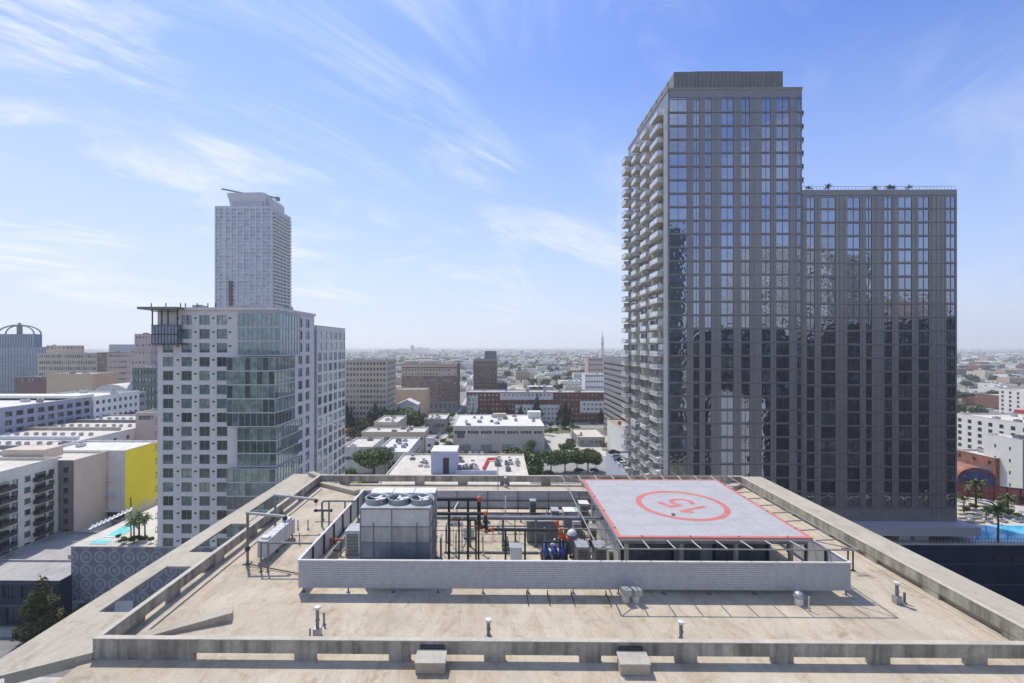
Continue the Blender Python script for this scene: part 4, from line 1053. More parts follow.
# rear roofs with rows of condensers
Rr = Bld('rear_roof_block', 'wide low apartment roof crowded with rows of small condensers', 'building', -260, -141, 131.6, 215, 0, 30., W_off)
Rr.face('front', []); Rr.face('right', grid(83.4, 0, 30, 14, 8, 1.6, 1.6, 2, 3, 2), .2, (0, 0), [G_mid], M_dark, False)
Rr.roof(R_lt, .6, .35, 0); Rr.finish(20)
cu = MB(); cu.box(-.5,.5,-.5,.5,.1,1.0, 0); cu.lathe((0,0,1.0), [(.4,0),(.4,.06),(.1,.06)], 8, 1); CU = cu.mesh('rooftop_condenser', [M_galv, M_dark])
k = 0
for yy in (138, 152, 168, 186, 204):
    for i in range(20):
        if k >= 100: break
        link('rooftop_condenser', CU, Rr.root, (-148-i*3.4-Rr.cx, yy-Rr.cy+RN.uniform(-.4,.4), 29.4), 0); k += 1
for yy in (145, 160, 178, 196):
    q = MB(); q.box(-232-Rr.cx, -146-Rr.cx, yy-Rr.cy, yy+1.2-Rr.cy, 29.4, 30.6); q.build('roof_screen', RN.choice([M_white, M_galv_d, M_slab]), Rr.root)
q = MB(); q.box(-142-Bt.cx, -130-Bt.cx, 132-Bt.cy, 138-Bt.cy, 29.4, 32.2); q.build('stair_bulkhead', W_tan, Bt.root)
# blue store bottom left
S = Bld('shop_building', 'dark blue two storey shop building with flat grey roof behind the evergreen', 'building', -190, -96.9, 102, 112, 0, 10., pm('navy_render', (.045,.05,.085), .7, .15, .4))
S.face('front', grid(93.1, 0, 10, 22, 1, 3., 2.6, 1.5, 6, 1.2) + [(93.1-34+i*5.5, 93.1-34+i*5.5+4.2, .4, 3.8) for i in range(6)], .3, (2, 0), [G_dark, G_mid, G_curt, G_dark], M_dark)
S.roof(R_gr, .35, .3, 2); S.finish(40)
q = MB(); q.box(S.x1-40, S.x1+.3, S.y0-.6, S.y0-.01, 4.5, 4.9); q.box(S.x1-40, S.x1+.1, S.y0-.12, S.y0-.01, 9.2, 9.6); q.build('canopy', pm('navy_trim', (.09,.10,.16), .6), S.root)
S2 = Bld('courtyard_block', 'low pale podium roof between the dark shop and balcony apartments', 'building', -124.8, -96.5, 112.3, 131, 0, 9.2, W_off); S2.roof(R_gr, .5, .3, 5); S2.finish()
S3 = Bld('terrace_block', 'narrow terrace roof running beside the tan and yellow walls', 'building', -120.5, -96.6, 131.2, 165, 0, 8.8, W_off); S3.roof(R_lt, .5, .3, 3); S3.finish()
# evergreen tree
pe = tree_proto('cone', 4.6, 13.6, 9000, .26, [L_olive, L_cyp, L_dark], 77)
tree(pe, 'evergreen_tree', 'large olive evergreen tree beside the ledge in front of the dark shop', XX(41, 98), 98, 0, 1.)
tree(PT_small[0], 'street_shrub', 'small dark street tree at the foot of the patterned podium', XX(82, 103), 103.2, 0, .6, cat='tree')
q = MB(); q.box(-.35,.35,-.35,.35,0,1.1,0); q.box(-.4,.4,-.4,.4,1.1,1.2,0); o = q.build('litter_bin', M_dark); o.location = (XX(15, 97.5), 97.5, .14); tag(o, 'dark square litter bin on the pavement near the evergreen', 'litter bin')

# L2: blue-purple facade and white apartments
W_purp = pm('lilac_panel', (.33,.34,.43), .8, .08, .2); W_wh = pm('white_render', (.82,.81,.78), .8, .05, .2, .06)
E1 = Bld('lilac_apartments', 'long lilac blue apartment block at the left edge', 'building', -300, -183, 150+20, 208, 0, 39.2, W_purp)
E1.face('right', grid(38, 0, 39.2, 9, 11, 2.7, 1.9, 1., 3, 1.8), .6, (1, 0), [G_dark, G_mid, G_dark], M_dark); E1.face('front', grid(117, 0, 39.2, 22, 10, 2.6, 1.9, 2, 4, 2.5), .3, (1, 0), [G_dark], M_white); E1.roof(R_wh, .8, .4, 12); E1.finish(100)
q = MB(); q.box(E1.x1-60, E1.x1+1.2, E1.y1-8, E1.y1, 39.2+.07, 40.4); q.build('roof_edge', W_wh, E1.root)
E2 = Bld('white_apartments', 'white apartment block with navy window bands beyond the lilac block', 'building', -215, -183, 209, 236, 0, 39., W_wh)
E2.face('right', grid(27, 0, 39, 8, 10, 1.5, 1.7, 1.5, 3, 2), .25, (0, 0), [G_dark, G_mid], M_dark); E2.face('front', grid(32, 0, 39, 6, 10, 1.5, 1.7, 2, 3, 2), .25, (0, 0), [G_dark, G_mid], M_dark); E2.roof(R_wh, .8, .4, 6); E2.finish(100)
for (a, b, z_) in ((3, 9, 25), (12, 26, 28.6), (12, 26, 24.5), (12, 26, 20.6)):
    q = MB(); q.box(E2.x1+.005, E2.x1+.12, E2.y0+a, E2.y0+b, z_-.8, z_+.3); q.build('navy_band', pm('navy_band', (.05,.07,.14), .7), E2.root)

# ------------------------------------------------------------------ mid and far landmark buildings
def simple(name, label, px0, px1, pyt, D, dep, wall, roofm, cols, rows, w, h, sides=('front',), gl=None, units=2, z0=0, fr=None, bar=False, nz=2.5, zt=1.2, budget=100, group=None, parapet=.8, mu=1.2, cat='building'):
    x0, x1 = XX(px0, D), XX(px1, D); z1 = ZZ(pyt, D, (px0+px1)/2)
    b = Bld(name, label, cat, x0, x1, D, D+dep, z0, z1, wall, 0, group)
    for s_ in sides:
        L = (x1-x0) if s_ in ('front', 'back') else dep; c = cols if s_ == 'front' else max(1, int(cols*dep/(x1-x0)))
        b.face(s_, grid(L, 0, z1-z0, c, rows, w, h, mu, nz, zt) if cols else [], .25, (0, 0), gl or [G_dark, G_mid], fr or M_dark, bar)
    b.roof(roofm, parapet, .3, units); b.finish(budget); return b
W_bei = pm('beige_stone', (.62,.53,.41), .85, .1, .1, .1); W_brn = pm('brown_brick', (.27,.19,.14), .9, .12, .1); W_gry = pm('grey_panel', (.36,.35,.34), .85, .1, .1)
W_pink = pm('pinkish_stone', (.56,.45,.40), .85, .08, .1); W_sand = pm('sand_stucco', (.68,.53,.37), .85, .06, .1); W_red = pm('red_brick', (.20,.085,.06), .9, .12, .1); W_ylw = pm('straw_trim', (.66,.53,.33), .85, .06, .1)

# far white condominium tower with sail top
Tt = Bld('highrise_tower', 'tall pale high-rise tower with a sail shaped crown', 'building', XX(214.7, 394), -191.4, 394, 430, 0, ZZ(206, 394, 243), pm('pale_frame', (.62,.62,.66), .7, .05, .05))
fw = Tt.x1-Tt.x0; wz = []
def tw(L, cols, w, h, z1, n):
    out = []
    for j in range(n):
        zc = z1 - 3.4 - 3.08*j
        for (u0, u1) in cols: out.append((u0, u1, zc-h/2, zc+h/2))
    return out
cols = [(1.2, 3.6), (4.2, 7.0), (9.5, 13.), (14.2, 18.), (19.2, 23.2), (24.4, 28.4), (29.6, 33.4), (34.6, 38.2), (39.8, 43.), (43.6, 46.6)]
cols = [(a*fw/47.8, b*fw/47.8) for a, b in cols]
Tt.face('front', tw(fw, cols, 0, 2.25, Tt.z1, 32), .5, (1, 0), [G_far, glassm('far_glass_b', (.09,.12,.17), .22, (.85,.9,1), 0), glassm('far_glass_c', (.24,.29,.36), .25, (.85,.9,1), 0)], M_white, False)
Tt.face('right', tw(36, [(1.5, 7), (8.2, 13.5), (14.7, 20), (21.2, 26.5), (27.7, 34)], 0, 1.9, Tt.z1, 32), 1.0, (1, 0), [G_mid, G_far], M_white, False)
Tt.roof(R_gr, 1.2, .5, 4); Tt.finish(100)
def loc_poly(b, pts): return [(x-b.cx, z-b.z0w) for x, z in pts]
q = MB(); z_ = Tt.z1
cxa, cxb = XX(231, 398)-Tt.cx, XX(266, 398)-Tt.cx
q.prism([(cxa, z_-1), (cxb, z_-1), (cxb, z_+12), (XX(262, 398)-Tt.cx, z_+13), (XX(226.6, 398)-Tt.cx, z_+12.5), (XX(229, 398)-Tt.cx, z_+6)], Tt.y0+4, Tt.y0+5.5)
q.box(cxa+1, cxb, Tt.y0+5.5, Tt.y1-6, z_-1, z_+8.5); q.prism([(cxb, z_-1), (cxb+4, z_-1), (cxb+4, z_+8), (cxb, z_+12)], Tt.y0+6, Tt.y1-6); q.build('crown_sail', M_metal, Tt.root)
q = MB(); q.box(cxa+2, cxb-2, Tt.y0+3.2, Tt.y0+3.9, z_+1, z_+5); q.build('crown_glazing', G_far, Tt.root)
q = MB(); q.tube((XX(223, 400)-Tt.cx, Tt.y0+4, z_+16), (XX(249, 400)-Tt.cx, Tt.y0+9, z_+12.5), .7, 6); q.tube((XX(258, 400)-Tt.cx, Tt.y0+9, z_+13.3), (XX(278, 400)-Tt.cx, Tt.y0+6, z_+8), .8, 6); q.box(XX(276, 400)-Tt.cx, XX(279, 400)-Tt.cx, Tt.y0+5, Tt.y0+8, z_+6.5, z_+9.5); q.build('maintenance_crane', M_galv_d, Tt.root)
q = MB(); q.box(XX(228.5, 393)-Tt.cx, XX(231.5, 393)-Tt.cx, Tt.y0-1.2, Tt.y0-.1, 90, ZZ(281, 393, 230)); q.build('red_hoist', plain('hoist_red', (.24,.08,.10), .7), Tt.root)
for j in range(32):
    q = MB(); zc = z_-4.9-3.08*j; q.box(Tt.x1+.02, Tt.x1+1.5, Tt.y0+1, Tt.y1-1, zc, zc+.9); q.build('balcony', M_white, Tt.root)

simple('stone_office', 'beige stone office block with gridded windows right of the apartment wing', 345, 387, 360.5, 345, 30, W_bei, R_gr, 12, 12, 1.6, 2.1, ('front', 'right'), None, 3)
b = simple('brown_hotel', 'wide brown brick block with beige banded top storeys', 401.5, 456.8, 363.5, 450, 40, W_brn, R_gr, 18, 10, 1.5, 1.9, ('front', 'right'), [G_mid, G_far], 4, nz=9, zt=6)
q = MB(); q.box(b.x0-.3, b.x1+.3, b.y0-.35, b.y0-.01, b.z1-3.4, b.z1-.6); q.build('cornice', W_bei, b.root)
q = MB(); facade(q, (b.x0-.1, b.y0-.2), (1,0), (0,-1), b.x1-b.x0+.2, b.z1-12, b.z1-4.6, grid(b.x1-b.x0, b.z1-12, b.z1-4.6, 18, 2, 1.5, 1.9, 1.2, .7, .7), .19); q.build('upper_band', W_bei, b.root)
q = MB(); facade(q, (b.x0-.1, b.y0-.2), (1,0), (0,-1), b.x1-b.x0+.2, 0, 8.4, grid(b.x1-b.x0, 0, 8.4, 12, 1, 2.2, 4.5, 1.2, 2, 1.5), .19); q.build('stone_base', W_gry, b.root)
for px0, px1 in ((406, 418), (425, 437)):
    q = MB(); q.box(XX(px0, 460)-b.cx, XX(px1, 460)-b.cx, b.y0+6, b.y0+14, b.z1-.5, b.z1+2.6); q.build('penthouse', W_bei, b.root)
b = simple('brown_tower', 'slim dark brown tower with a stepped rooftop block', 473.3, 497.2, 359, 480, 22, W_brn, R_gr, 7, 11, 1.5, 2.1, ('front', 'right'), [G_mid, G_dark], 1, nz=3, zt=5)
q = MB(); q.box(XX(484.7, 484)-b.cx, XX(496.6, 484)-b.cx, b.y0+2, b.y0+14, b.z1-.5, ZZ(351, 484, 490)); q.build('penthouse', M_galv_d, b.root)
q = MB(); q.box(b.x0-.2, b.x1+.2, b.y0-.3, b.y0-.01, b.z1-1.6, b.z1-.6); q.box(b.x0-.2, b.x1+.2, b.y0-.25, b.y0-.01, b.z1-6.5, b.z1-5.9); q.build('cornice', W_bei, b.root)
b = simple('blank_block', 'tan box building with blank wall and straw coloured edges', 393.3, 426.4, 389.5, 400, 20, W_sand, R_gr, 0, 0, 1, 1, ('front',), None, 0)
q = MB(); q.box(b.x0-.3, b.x1+.3, b.y0-.2, b.y0-.01, b.z1-1.2, b.z1+.1); q.box(b.x1-2., b.x1+.3, b.y0-.19, b.y0-.02, 0, b.z1-1.25); q.build('edge_trim', W_ylw, b.root)
for px in (403, 418):
    q = MB(); x_ = XX(px, 402)-b.cx; q.tube((x_, b.y0+3, b.z1-.5), (x_, b.y0+3, b.z1+2.5), .3, 6); q.build('flue', W_ylw, b.root)
simple('tan_annexe', 'lower tan annexe left of the blank tan building', 375, 393, 391.5, 396, 18, W_bei, R_gr, 0, 0, 1, 1, ('front',), None, 1)
b = simple('domed_hall', 'pale hall with rounded roof and white stub tower', 352, 371, 391, 392, 20, W_bei, R_lt, 6, 1, 1.2, 3, ('front',), None, 0, nz=20)
q = MB(); w_ = (b.x1-b.x0)/2
q.prism([(w_*math.cos(math.pi*i/10)*.8, b.z1-1+5*math.sin(math.pi*i/10)) for i in range(11)], b.y0+1, b.y1-1); q.build('vaulted_roof', R_lt, b.root)
simple('stub_tower', 'small bright white square tower in front of the domed hall', 369.5, 375, 390.5, 380, 5, M_white, R_wh, 1, 2, 1.2, 2, ('front',), None, 0, nz=14)
b = simple('colonnade_hall', 'grey columned hall with bright flat roof behind the dark trees', 352.5, 380, 403.5, 352, 22, W_gry, R_lt, 7, 1, 1.7, 11, ('front',), None, 0, nz=3, zt=4)
t = thing('gabled_pavilion', 'white gable roofed pavilion behind the tree row', 'building', (XX(407, 372), 378, 0))
q = MB(); q.box(-8, 8, -6, 6, 0, 15); q.build('wall', W_wh, t); q = MB(); q.prism([(-9, 15), (9, 15), (0, 19)], -6.5, 6.5); q.build('roof', R_wh, t)
# L-shaped white building and neighbours
b = simple('low_white_store', 'low L-shaped white building with flat roof beside the street', 361.5, 424.5, 432, 270, 17, W_bei, R_lt, 9, 1, 3.2, 1.8, ('front', 'right'), [G_mid, G_dark], 5, nz=6.5, zt=2.2)
simple('low_white_wing', 'square wing rising behind the low L-shaped white building', 374, 398, 422, 288, 28, W_bei, R_lt, 0, 0, 1, 1, ('front', 'right'), None, 4)
simple('small_shop', 'low flat shop with dusty roof close to the big round tree', 342, 372, 447, 226, 24, W_off, R_lt, 4, 1, 3, 1.6, ('front', 'right'), None, 2, nz=3)
b = simple('small_shop', 'low shop with white sloping sides and cluttered roof by the street', 375, 408, 452, 222, 36, W_off, R_wh, 4, 1, 3, 1.6, ('front', 'right'), None, 7, nz=2)
q = MB(); q.slab([(b.x1-9, b.y0-3), (b.x1-2, b.y0-3), (b.x1-2, b.y0-.02), (b.x1-9, b.y0-.02)], 3.6, 4.4); q.prism([(b.x1-9.2, 4.4), (b.x1-1.8, 4.4), (b.x1-5.5, 6)], b.y0-3.2, b.y0-.02); q.build('tile_porch', pm('clay_tile', (.30,.13,.08), .9, .2, .8), b.root)
simple('street_kiosk', 'small white service building beside the tree lined street', 425.5, 433, 438, 268, 8, W_wh, R_wh, 1, 1, 2, 1.6, ('front', 'right'), None, 0, nz=1.5)
b = simple('corner_diner', 'small dark walled building with light roof near the tree row', 424.5, 446, 419, 330, 26, W_gry, R_lt, 5, 1, 2.4, 2.6, ('front',), None, 6, nz=2)
# big white store
M_stw = pm('cream_concrete', (.70,.64,.55), .85, .06, .1, .1)
b = Bld('white_warehouse', 'large cream warehouse with bright white roof and a strip of dark windows', 'building', XX(453, 275), XX(544.5, 275), 275, 321, 0, ZZ(426, 275, 500), M_stw)
L = b.x1-b.x0; ws = []
for i in range(7):
    u = 1.0 + i*7.8
    for j in range(4): ws.append((u+j*1.65, u+j*1.65+1.4, b.z1-4.6, b.z1-2.9))
ws = [w for w in ws if w[1] < L-.5]
b.face('front', ws, .3, (0, 0), [G_dark], M_dark, False); b.roof(R_wh, .5, .3, 16); b.finish(100)
q = MB(); q.box(XX(528, 308)-b.cx, XX(541, 308)-b.cx, b.y1-14, b.y1-7, b.z1-.5, b.z1+3.8); q.build('bulkhead', W_off, b.root)
q = MB(); q.box(XX(493, 312)-b.cx, XX(506, 312)-b.cx, b.y1-12, b.y1-8, b.z1-.5, b.z1+2.2); q.build('bulkhead', W_bei, b.root)
q = MB(); q.box(XX(457, 275)-b.cx, XX(464.5, 275)-b.cx, b.y0-.15, b.y0-.01, ZZ(438, 275), ZZ(433.5, 275)); q.build('wall_sign', pm('slate_sign', (.14,.16,.24), .6), b.root)
for i in range(4):
    q = MB(); x_ = b.x0+4+i*12.5; q.box(x_, x_+6.5, b.y0-.1, b.y0-.01, .2, 3.8); q.build('loading_door', W_gry, b.root)
# red brick apartments
b = Bld('brick_apartments', 'long red brick and white apartment row across the side street', 'building', XX(466.5, 379), XX(615, 379), 379, 402, 0, ZZ(392.3, 379, 540), W_red)
L = b.x1-b.x0; H = b.z1
gw = [w for w in grid(L, 0, H, 37, 6, 1.45, 1.5, 1.5, 2.5, 1.6)]
b.face('front', gw, .2, (0, 0), [G_curt, G_curt, G_mid, G_curt], M_white, False); b.roof(R_gr, .6, .4, 10); b.finish(100)
def panel(px0, px1, py0, py1, mt=W_wh, nm='white_panel'):
    q = MB(); u0 = XX(px0, 379)-b.cx-b.x0; u1 = XX(px1, 379)-b.cx-b.x0; z0_ = max(0, ZZ(py1, 379)); z1_ = ZZ(py0, 379)
    W_ = [(w[0]-u0-.1, w[1]-u0+.1, w[2]-.1, w[3]+.1) for w in gw if w[0] > u0+.15 and w[1] < u1-.15 and w[2] > z0_+.15 and w[3] < z1_-.15]
    # trim panel edges off any window they would cut
    facade(q, (b.x0+u0, b.y0-.12), (1,0), (0,-1), u1-u0, z0_, z1_, W_, .11); q.build(nm, mt, b.root)
panel(500, 553, 393.2, 399.6); panel(540, 559.5, 404.8, 421.5); panel(580, 614.6, 400.8, 412.6); panel(515, 540, 404.8, 413)
panel(467.3, 478, 396, 413, glassm('pale_stair_glass', (.35,.5,.5), .15), 'stair_glazing')
simple('brick_flats', 'far small white apartment house above the red brick row', 585, 604, 374, 520, 20, W_wh, R_wh, 7, 5, 1.8, 2, ('front',), None, 2)
simple('dark_green_office', 'low dark green glass office just beyond the brown tower', 497.5, 507, 383, 460, 15, pm('bottle_green', (.06,.10,.10), .5, .1, .1), R_gr, 4, 3, 2, 2, ('front',), None, 1)
# ribbon slab
b = Bld('ribbon_office', 'grey ribbed office slab partly hidden by the balcony tower', 'building', 75.7, 100, 246, 330, 0, 54.2, pm('ribbon_panel', (.30,.29,.28), .85, .08, .1))
b.face('left', [(.8, 83.2, z_, z_+1.5) for z_ in [3+3.55*k for k in range(14)]], .5, (18, 0), [G_dark], M_galv_d, True); b.face('front', [(.8, 23.4, z_, z_+1.5) for z_ in [3+3.55*k for k in range(14)]], .5, (5, 0), [G_dark], M_galv_d, True); b.roof(R_gr, 1., .4, 12); b.finish(100)
b = simple('mast_building', 'tan square building below the radio mast', 588, 603, 358, 560, 20, W_pink, R_gr, 6, 8, 1.6, 2, ('front',), [G_mid], 2)
t = thing('radio_mast', 'lattice radio mast with red and white bands', 'mast', (XX(602.5, 590), 590, 0))
q = MB(); H = ZZ(334, 590, 602)
for sx, sy in ((-1,-1),(1,-1),(1,1),(-1,1)): q.tube((sx*2.2, sy*2.2, 0), (sx*.7, sy*.7, H-3), .35, 5)
q.build('lattice_leg', M_metal_lt, t); q = MB()
for k in range(18):
    f = k/18; r_ = 2.2-1.5*f; z_ = f*(H-3); z2 = (k+1)/18*(H-3)
    q.tube((-r_,-r_,z_), (r_,-r_,z2), .18, 4); q.tube((r_,-r_,z_), (-r_,-r_,z2), .18, 4); q.box(-r_,r_,-r_-.1,-r_+.1,z_-.15,z_+.15)
q.build('bracing', M_rust, t); q = MB(); q.tube((0,0,H-3), (0,0,H+2), .5, 6); q.ball((0,0,H-12), 2.2); q.build('antenna_head', M_white, t)
# right-centre: low building, white wall house, parking wall
simple('flat_pavilion', 'low grey building with bright flat overhanging roof near the street trees', 578, 605, 437, 288, 30, W_gry, R_lt, 5, 1, 2.4, 2., ('front',), None, 1, nz=1.5, zt=1.8)
b = Bld('white_walled_house', 'building with tall blank white side wall left of the balcony tower', 'building', 66.9, 92, 246, 283, 0, 17.8, W_off); b.face('left', []); b.face('front', grid(25, 0, 17.8, 5, 4, 1.6, 1.7, 1.5, 2, 2), .2, (0,0), [G_dark], M_dark, False); b.roof(pm('clay_roof', (.42,.33,.24), .9, .2, .4), .6, .3, 4); b.finish()

# near flat roof behind the far parapet
NZ = 20.
b = Bld('roof_terrace_block', 'building just beyond the far parapet with pale roof and lilac stair house', 'building', -36.3, 10.2, 132, 181, 0, NZ, W_off)
b.roof(R_lt, .45, .3, 0); b.finish()
M_lil = pm('lilac_paint', (.52,.55,.72), .8, .05, .4)
x0_, x1_ = XX(431, 154)-b.cx, XX(456.5, 154)-b.cx; y_ = 154-b.cy; zt_ = ZZ(452, 154, 444)
q = MB(); q.box(x0_, x1_, y_, y_+9, NZ-.44, zt_); h = q.build('stair_house', M_lil, b.root)
q = MB(); q.box(XX(443, 154)-b.cx, XX(449, 154)-b.cx, y_-.08, y_-.01, NZ-.4, ZZ(458, 154)); q.build('door', M_dark, h)
q = MB(); q.box(x0_-.15, x1_+.15, y_-.15, y_+9.15, zt_, zt_+.25); q.build('roof', M_white, h)
q = MB(); q.box(x1_+.01, XX(497, 153)-b.cx, y_-2, y_-1.7, NZ-.44, NZ+1.3); q.build('low_wall', M_lil, b.root)
for i in range(26):
    q = MB(); px = RN.choice([RN.uniform(411, 430), RN.uniform(459, 476), RN.uniform(494, 518)]); py = RN.uniform(459.5, 471.5); D = (HC-NZ+.4)*F/(py-PY0); x_ = XX(px, D)-b.cx; yy = D-b.cy
    s_ = RN.uniform(.5, 1.1); q.box(x_-s_, x_+s_, yy-s_, yy+s_, NZ-.44, NZ-.44+RN.uniform(.6, 1.5), 0); q.lathe((x_, yy, NZ+.9), [(s_*.7,0),(s_*.7,.2),(s_*.2,.2)], 8, 1)
    q.build('rooftop_unit', [RN.choice([M_galv, M_metal_lt, M_galv_d]), M_dark], b.root)
zr = NZ + .25
t = thing('red_duct', 'bright red bent duct on the pale roof beyond the far parapet', 'duct', (XX(488, 172), 172, NZ-.44))
o_ = Vector((XX(488, 172), 172, NZ-.44))
q = MB(); P = [(XX(483.5, 158.5)-o_.x, 158.5-o_.y, .75), (0, -.5, .75), (XX(497.5, 172)-o_.x, 0, .75)]
for a_, b2 in zip(P[:-1], P[1:]): q.tube(a_, b2, .5, 4)
q.build('duct_run', plain('duct_red', (.80,.04,.03), .5), t)
q = MB(); q.tube((XX(496, 172)-o_.x, 0, .75), (XX(496, 172)-o_.x, 0, -.0), .3, 6); q.tube((0,-.5,.7), (0,-.5,0), .25, 6); q.build('support', M_red, t)
# parking deck left of balcony tower
b = Bld('parking_deck', 'rooftop parking deck with plain pale lilac side wall left of the balcony tower', 'building', 43.5, 70, 141, 186, 0, 20., pm('pale_wall', (.60,.60,.68), .85, .04, .3))
b.face('left', []); b.roof(pm('deck_asphalt', (.36,.36,.37), .9, .15, .3), .5, .3, 0); b.finish()
q = MB()
for i in range(9): q.box(b.x0+2+0, b.x0+7, b.y0+4+i*4.6, b.y0+4.12+i*4.6, 19.504, 19.508)
q.build('bay_marking', M_line, b.root)

# ================================================================== RIGHT TOWERS
W_brz = pm('bronze_panel', (.31,.29,.28), .32, .08, .2, .06, 0, .25, .7); W_brz2 = pm('bronze_panel_warm', (.33,.30,.275), .34, .08, .2, .06, 0, .25, .7)
M_frm = plain('bronze_frame', (.10,.095,.10), .5)
W_lt = pm('balcony_side_wall', (.58,.56,.53), .7, .1, .3)
def tower(name, label, px0, px1, pyt, D, dep, z0, spans, zspan, row0, mat, gls, side, sidewins, x1=None):
    x0 = XX(px0, D); x1 = XX(px1, D); z1 = ZZ(pyt, D, (px0+px1)/2)
    b = Bld(name, label, 'building', x0, x1, D, D+dep, z0, z1, mat)
    wins = []; fl = 13.47*D/F; zt = ZZ(row0, D, 700) - z0    # underside of the first spandrel
    k = 0
    while True:
        top = zt - fl*k - .15; bot = zt - fl*(k+1) + .28
        if bot < .8: break
        for a, c in spans: 
            u0, u1 = XX(a, D)-x0, XX(c, D)-x0; wins.append((u0, u1, bot, top))
        k += 1
    # taller top row
    if z1-z0-zt > 3:
        for a, c in spans: wins.append((XX(a, D)-x0, XX(c, D)-x0, zt+.25, z1-z0-1.6))
    b.face('front', wins, .12, (1, 0), gls, M_frm, True, fw=.05)
    return b, zt, fl, k
zx = lambda z: 600 + z/4.267
sp1 = [(669.2, 687.2), (693.3, 699.6), (705, 711.3), (721.2, 733.6), (741.3, 750), (761.7, 770.6), (776.2, 789.4), (797.2, 801.2)]
b, zt, fl, nk = tower('balcony_tower', 'tallest dark bronze glass tower with stacked balconies on its left side', 668, 802, 90, 106, 32, 20.3, sp1, 0, 112.5, W_brz, [G_tower, G_tower, G_tower, G_tower2, G_tower2, G_blind], None, None)
T1 = b
G_side = glassm('side_glass', (.10,.13,.17), .42, (.9,.95,1), .012, .8)
sw = []
for k in range(nk):
    top = zt - fl*k - .3; bot = zt - fl*(k+1) + .35
    for (d0, d1) in ((.5, 7.9), (8.5, 16.1), (16.7, 24.), (24.7, 31.6)): sw.append((32-d1, 32-d0, bot, top))
b.face('left', sw, .3, (3, 0), [G_tower, G_side, G_side, G_tower, G_curt], M_metal_lt, True)
b.roof(R_gr, 1.2, .4, 3); b.finish(100)
q = MB(); x0c, x1c = XX(674.5, 107.5)-b.cx, XX(782.5, 107.5)-b.cx; zc = ZZ(71.5, 107.5, 730)-20.3
q.box(x0c, x1c, 107.5-b.cy, 136-b.cy, b.z1-1, zc, 0); q.build('crown_screen', pm('crown_panel', (.27,.25,.23), .7, .1, .3, .1), b.root)
q = MB()
for i in range(28): x_ = x0c + (x1c-x0c-.15)*i/27; q.box(x_, x_+.15, 107.38-b.cy, 107.495-b.cy, b.z1-.5, zc)
for i in range(8): y_ = 107.6 + 28*i/7; q.box(x0c-.12, x0c-.01, y_-b.cy, y_+.15-b.cy, b.z1-.5, zc)
q.box(XX(695, 108)-b.cx, XX(740, 108)-b.cx, 108.2-b.cy, 134-b.cy, zc+.003, zc+.5); q.build('crown_fin', M_galv_d, b.root)
q = MB(); q.box(b.x0-.15, b.x1+.1, b.y0-.15, b.y1, b.z1-.02+.08, b.z1+.55); q.build('parapet_band', W_brz2, b.root)
q = MB(); q.box(b.x0+.0, b.x0+.35, b.y0-.12, b.y0-.01, 0, b.z1); q.build('corner_strip', M_galv_d, b.root)
# joints at every floor and dark seams
q = MB()
for k in range(-1, nk+1):
    z_ = zt - fl*k; q.box(b.x0+.4, b.x1-.02, b.y0-.05, b.y0-.008, z_-.04, z_+.03)
q.build('floor_joint', M_dark, b.root)
q = MB()
for px in (690, 702.5, 716, 738, 754, 773.5, 796): 
    x_ = XX(px, 106)-b.cx; q.box(x_-.05, x_+.05, b.y0-.035, b.y0-.009, 1, b.z1-1)
q.build('vertical_joint', M_galv_d, b.root)
# balconies, left side
M_soff = pm('balcony_concrete', (.80,.76,.69), .8, .1, .5); M_rail = pm('balcony_rail_panel', (.70,.71,.72), .4, .08, .6)
bm_slab = {}
def balc_mesh(L, pr):
    s_ = MB(); s_.box(-pr, 0, -L/2, L/2, .06, .22)
    r_ = MB(); r_.box(-pr+.02, -pr+.06, -L/2+.05, L/2-.05, .3, 1.25); r_.box(-pr+.07, -.02, -L/2+.03, -L/2+.07, .3, 1.25); r_.box(-pr+.07, -.02, L/2-.07, L/2-.03, .3, 1.25)
    r2 = MB(); r2.box(-pr-.01, -pr+.08, -L/2, L/2, 1.255, 1.32)
    f_ = MB(); f_.box(-pr+.25, -pr+.75, -L*.3, -L*.1, .24, .85); f_.box(-pr+.4, -pr+.9, L*.08, L*.22, .24, .75); f_.box(-.75, -.3, L*.3, L*.4, .24, 1.1)
    return s_.mesh('balcony', [M_soff]), r_.mesh('railing', [RAILM]), r2.mesh('handrail', [M_dark]), f_.mesh('balcony_furniture', [M_galv_d])
RAILM = glassm('rail_glass', (.60,.61,.60), .15, (1,1,1), .002)
cnt = 0; cols4 = ((106.9, 112.4, 2.1), (115.6, 120.2, 2.0), (124., 128., 2.0), (133., 137.4, 2.2)); BMs = [balc_mesh(c[1]-c[0], c[2]) for c in cols4]
PSM = MB().box(-1.5, 0, 0, .3, .24, 2.75).mesh('privacy_screen', [M_soff])
for d_ in (106.05,):
    q = MB(); q.box(b.x0-.9, b.x0-.01, d_-b.cy, d_+.28-b.cy, 0, zt+1); q.build('privacy_fin', M_soff, b.root)
spare = MB()
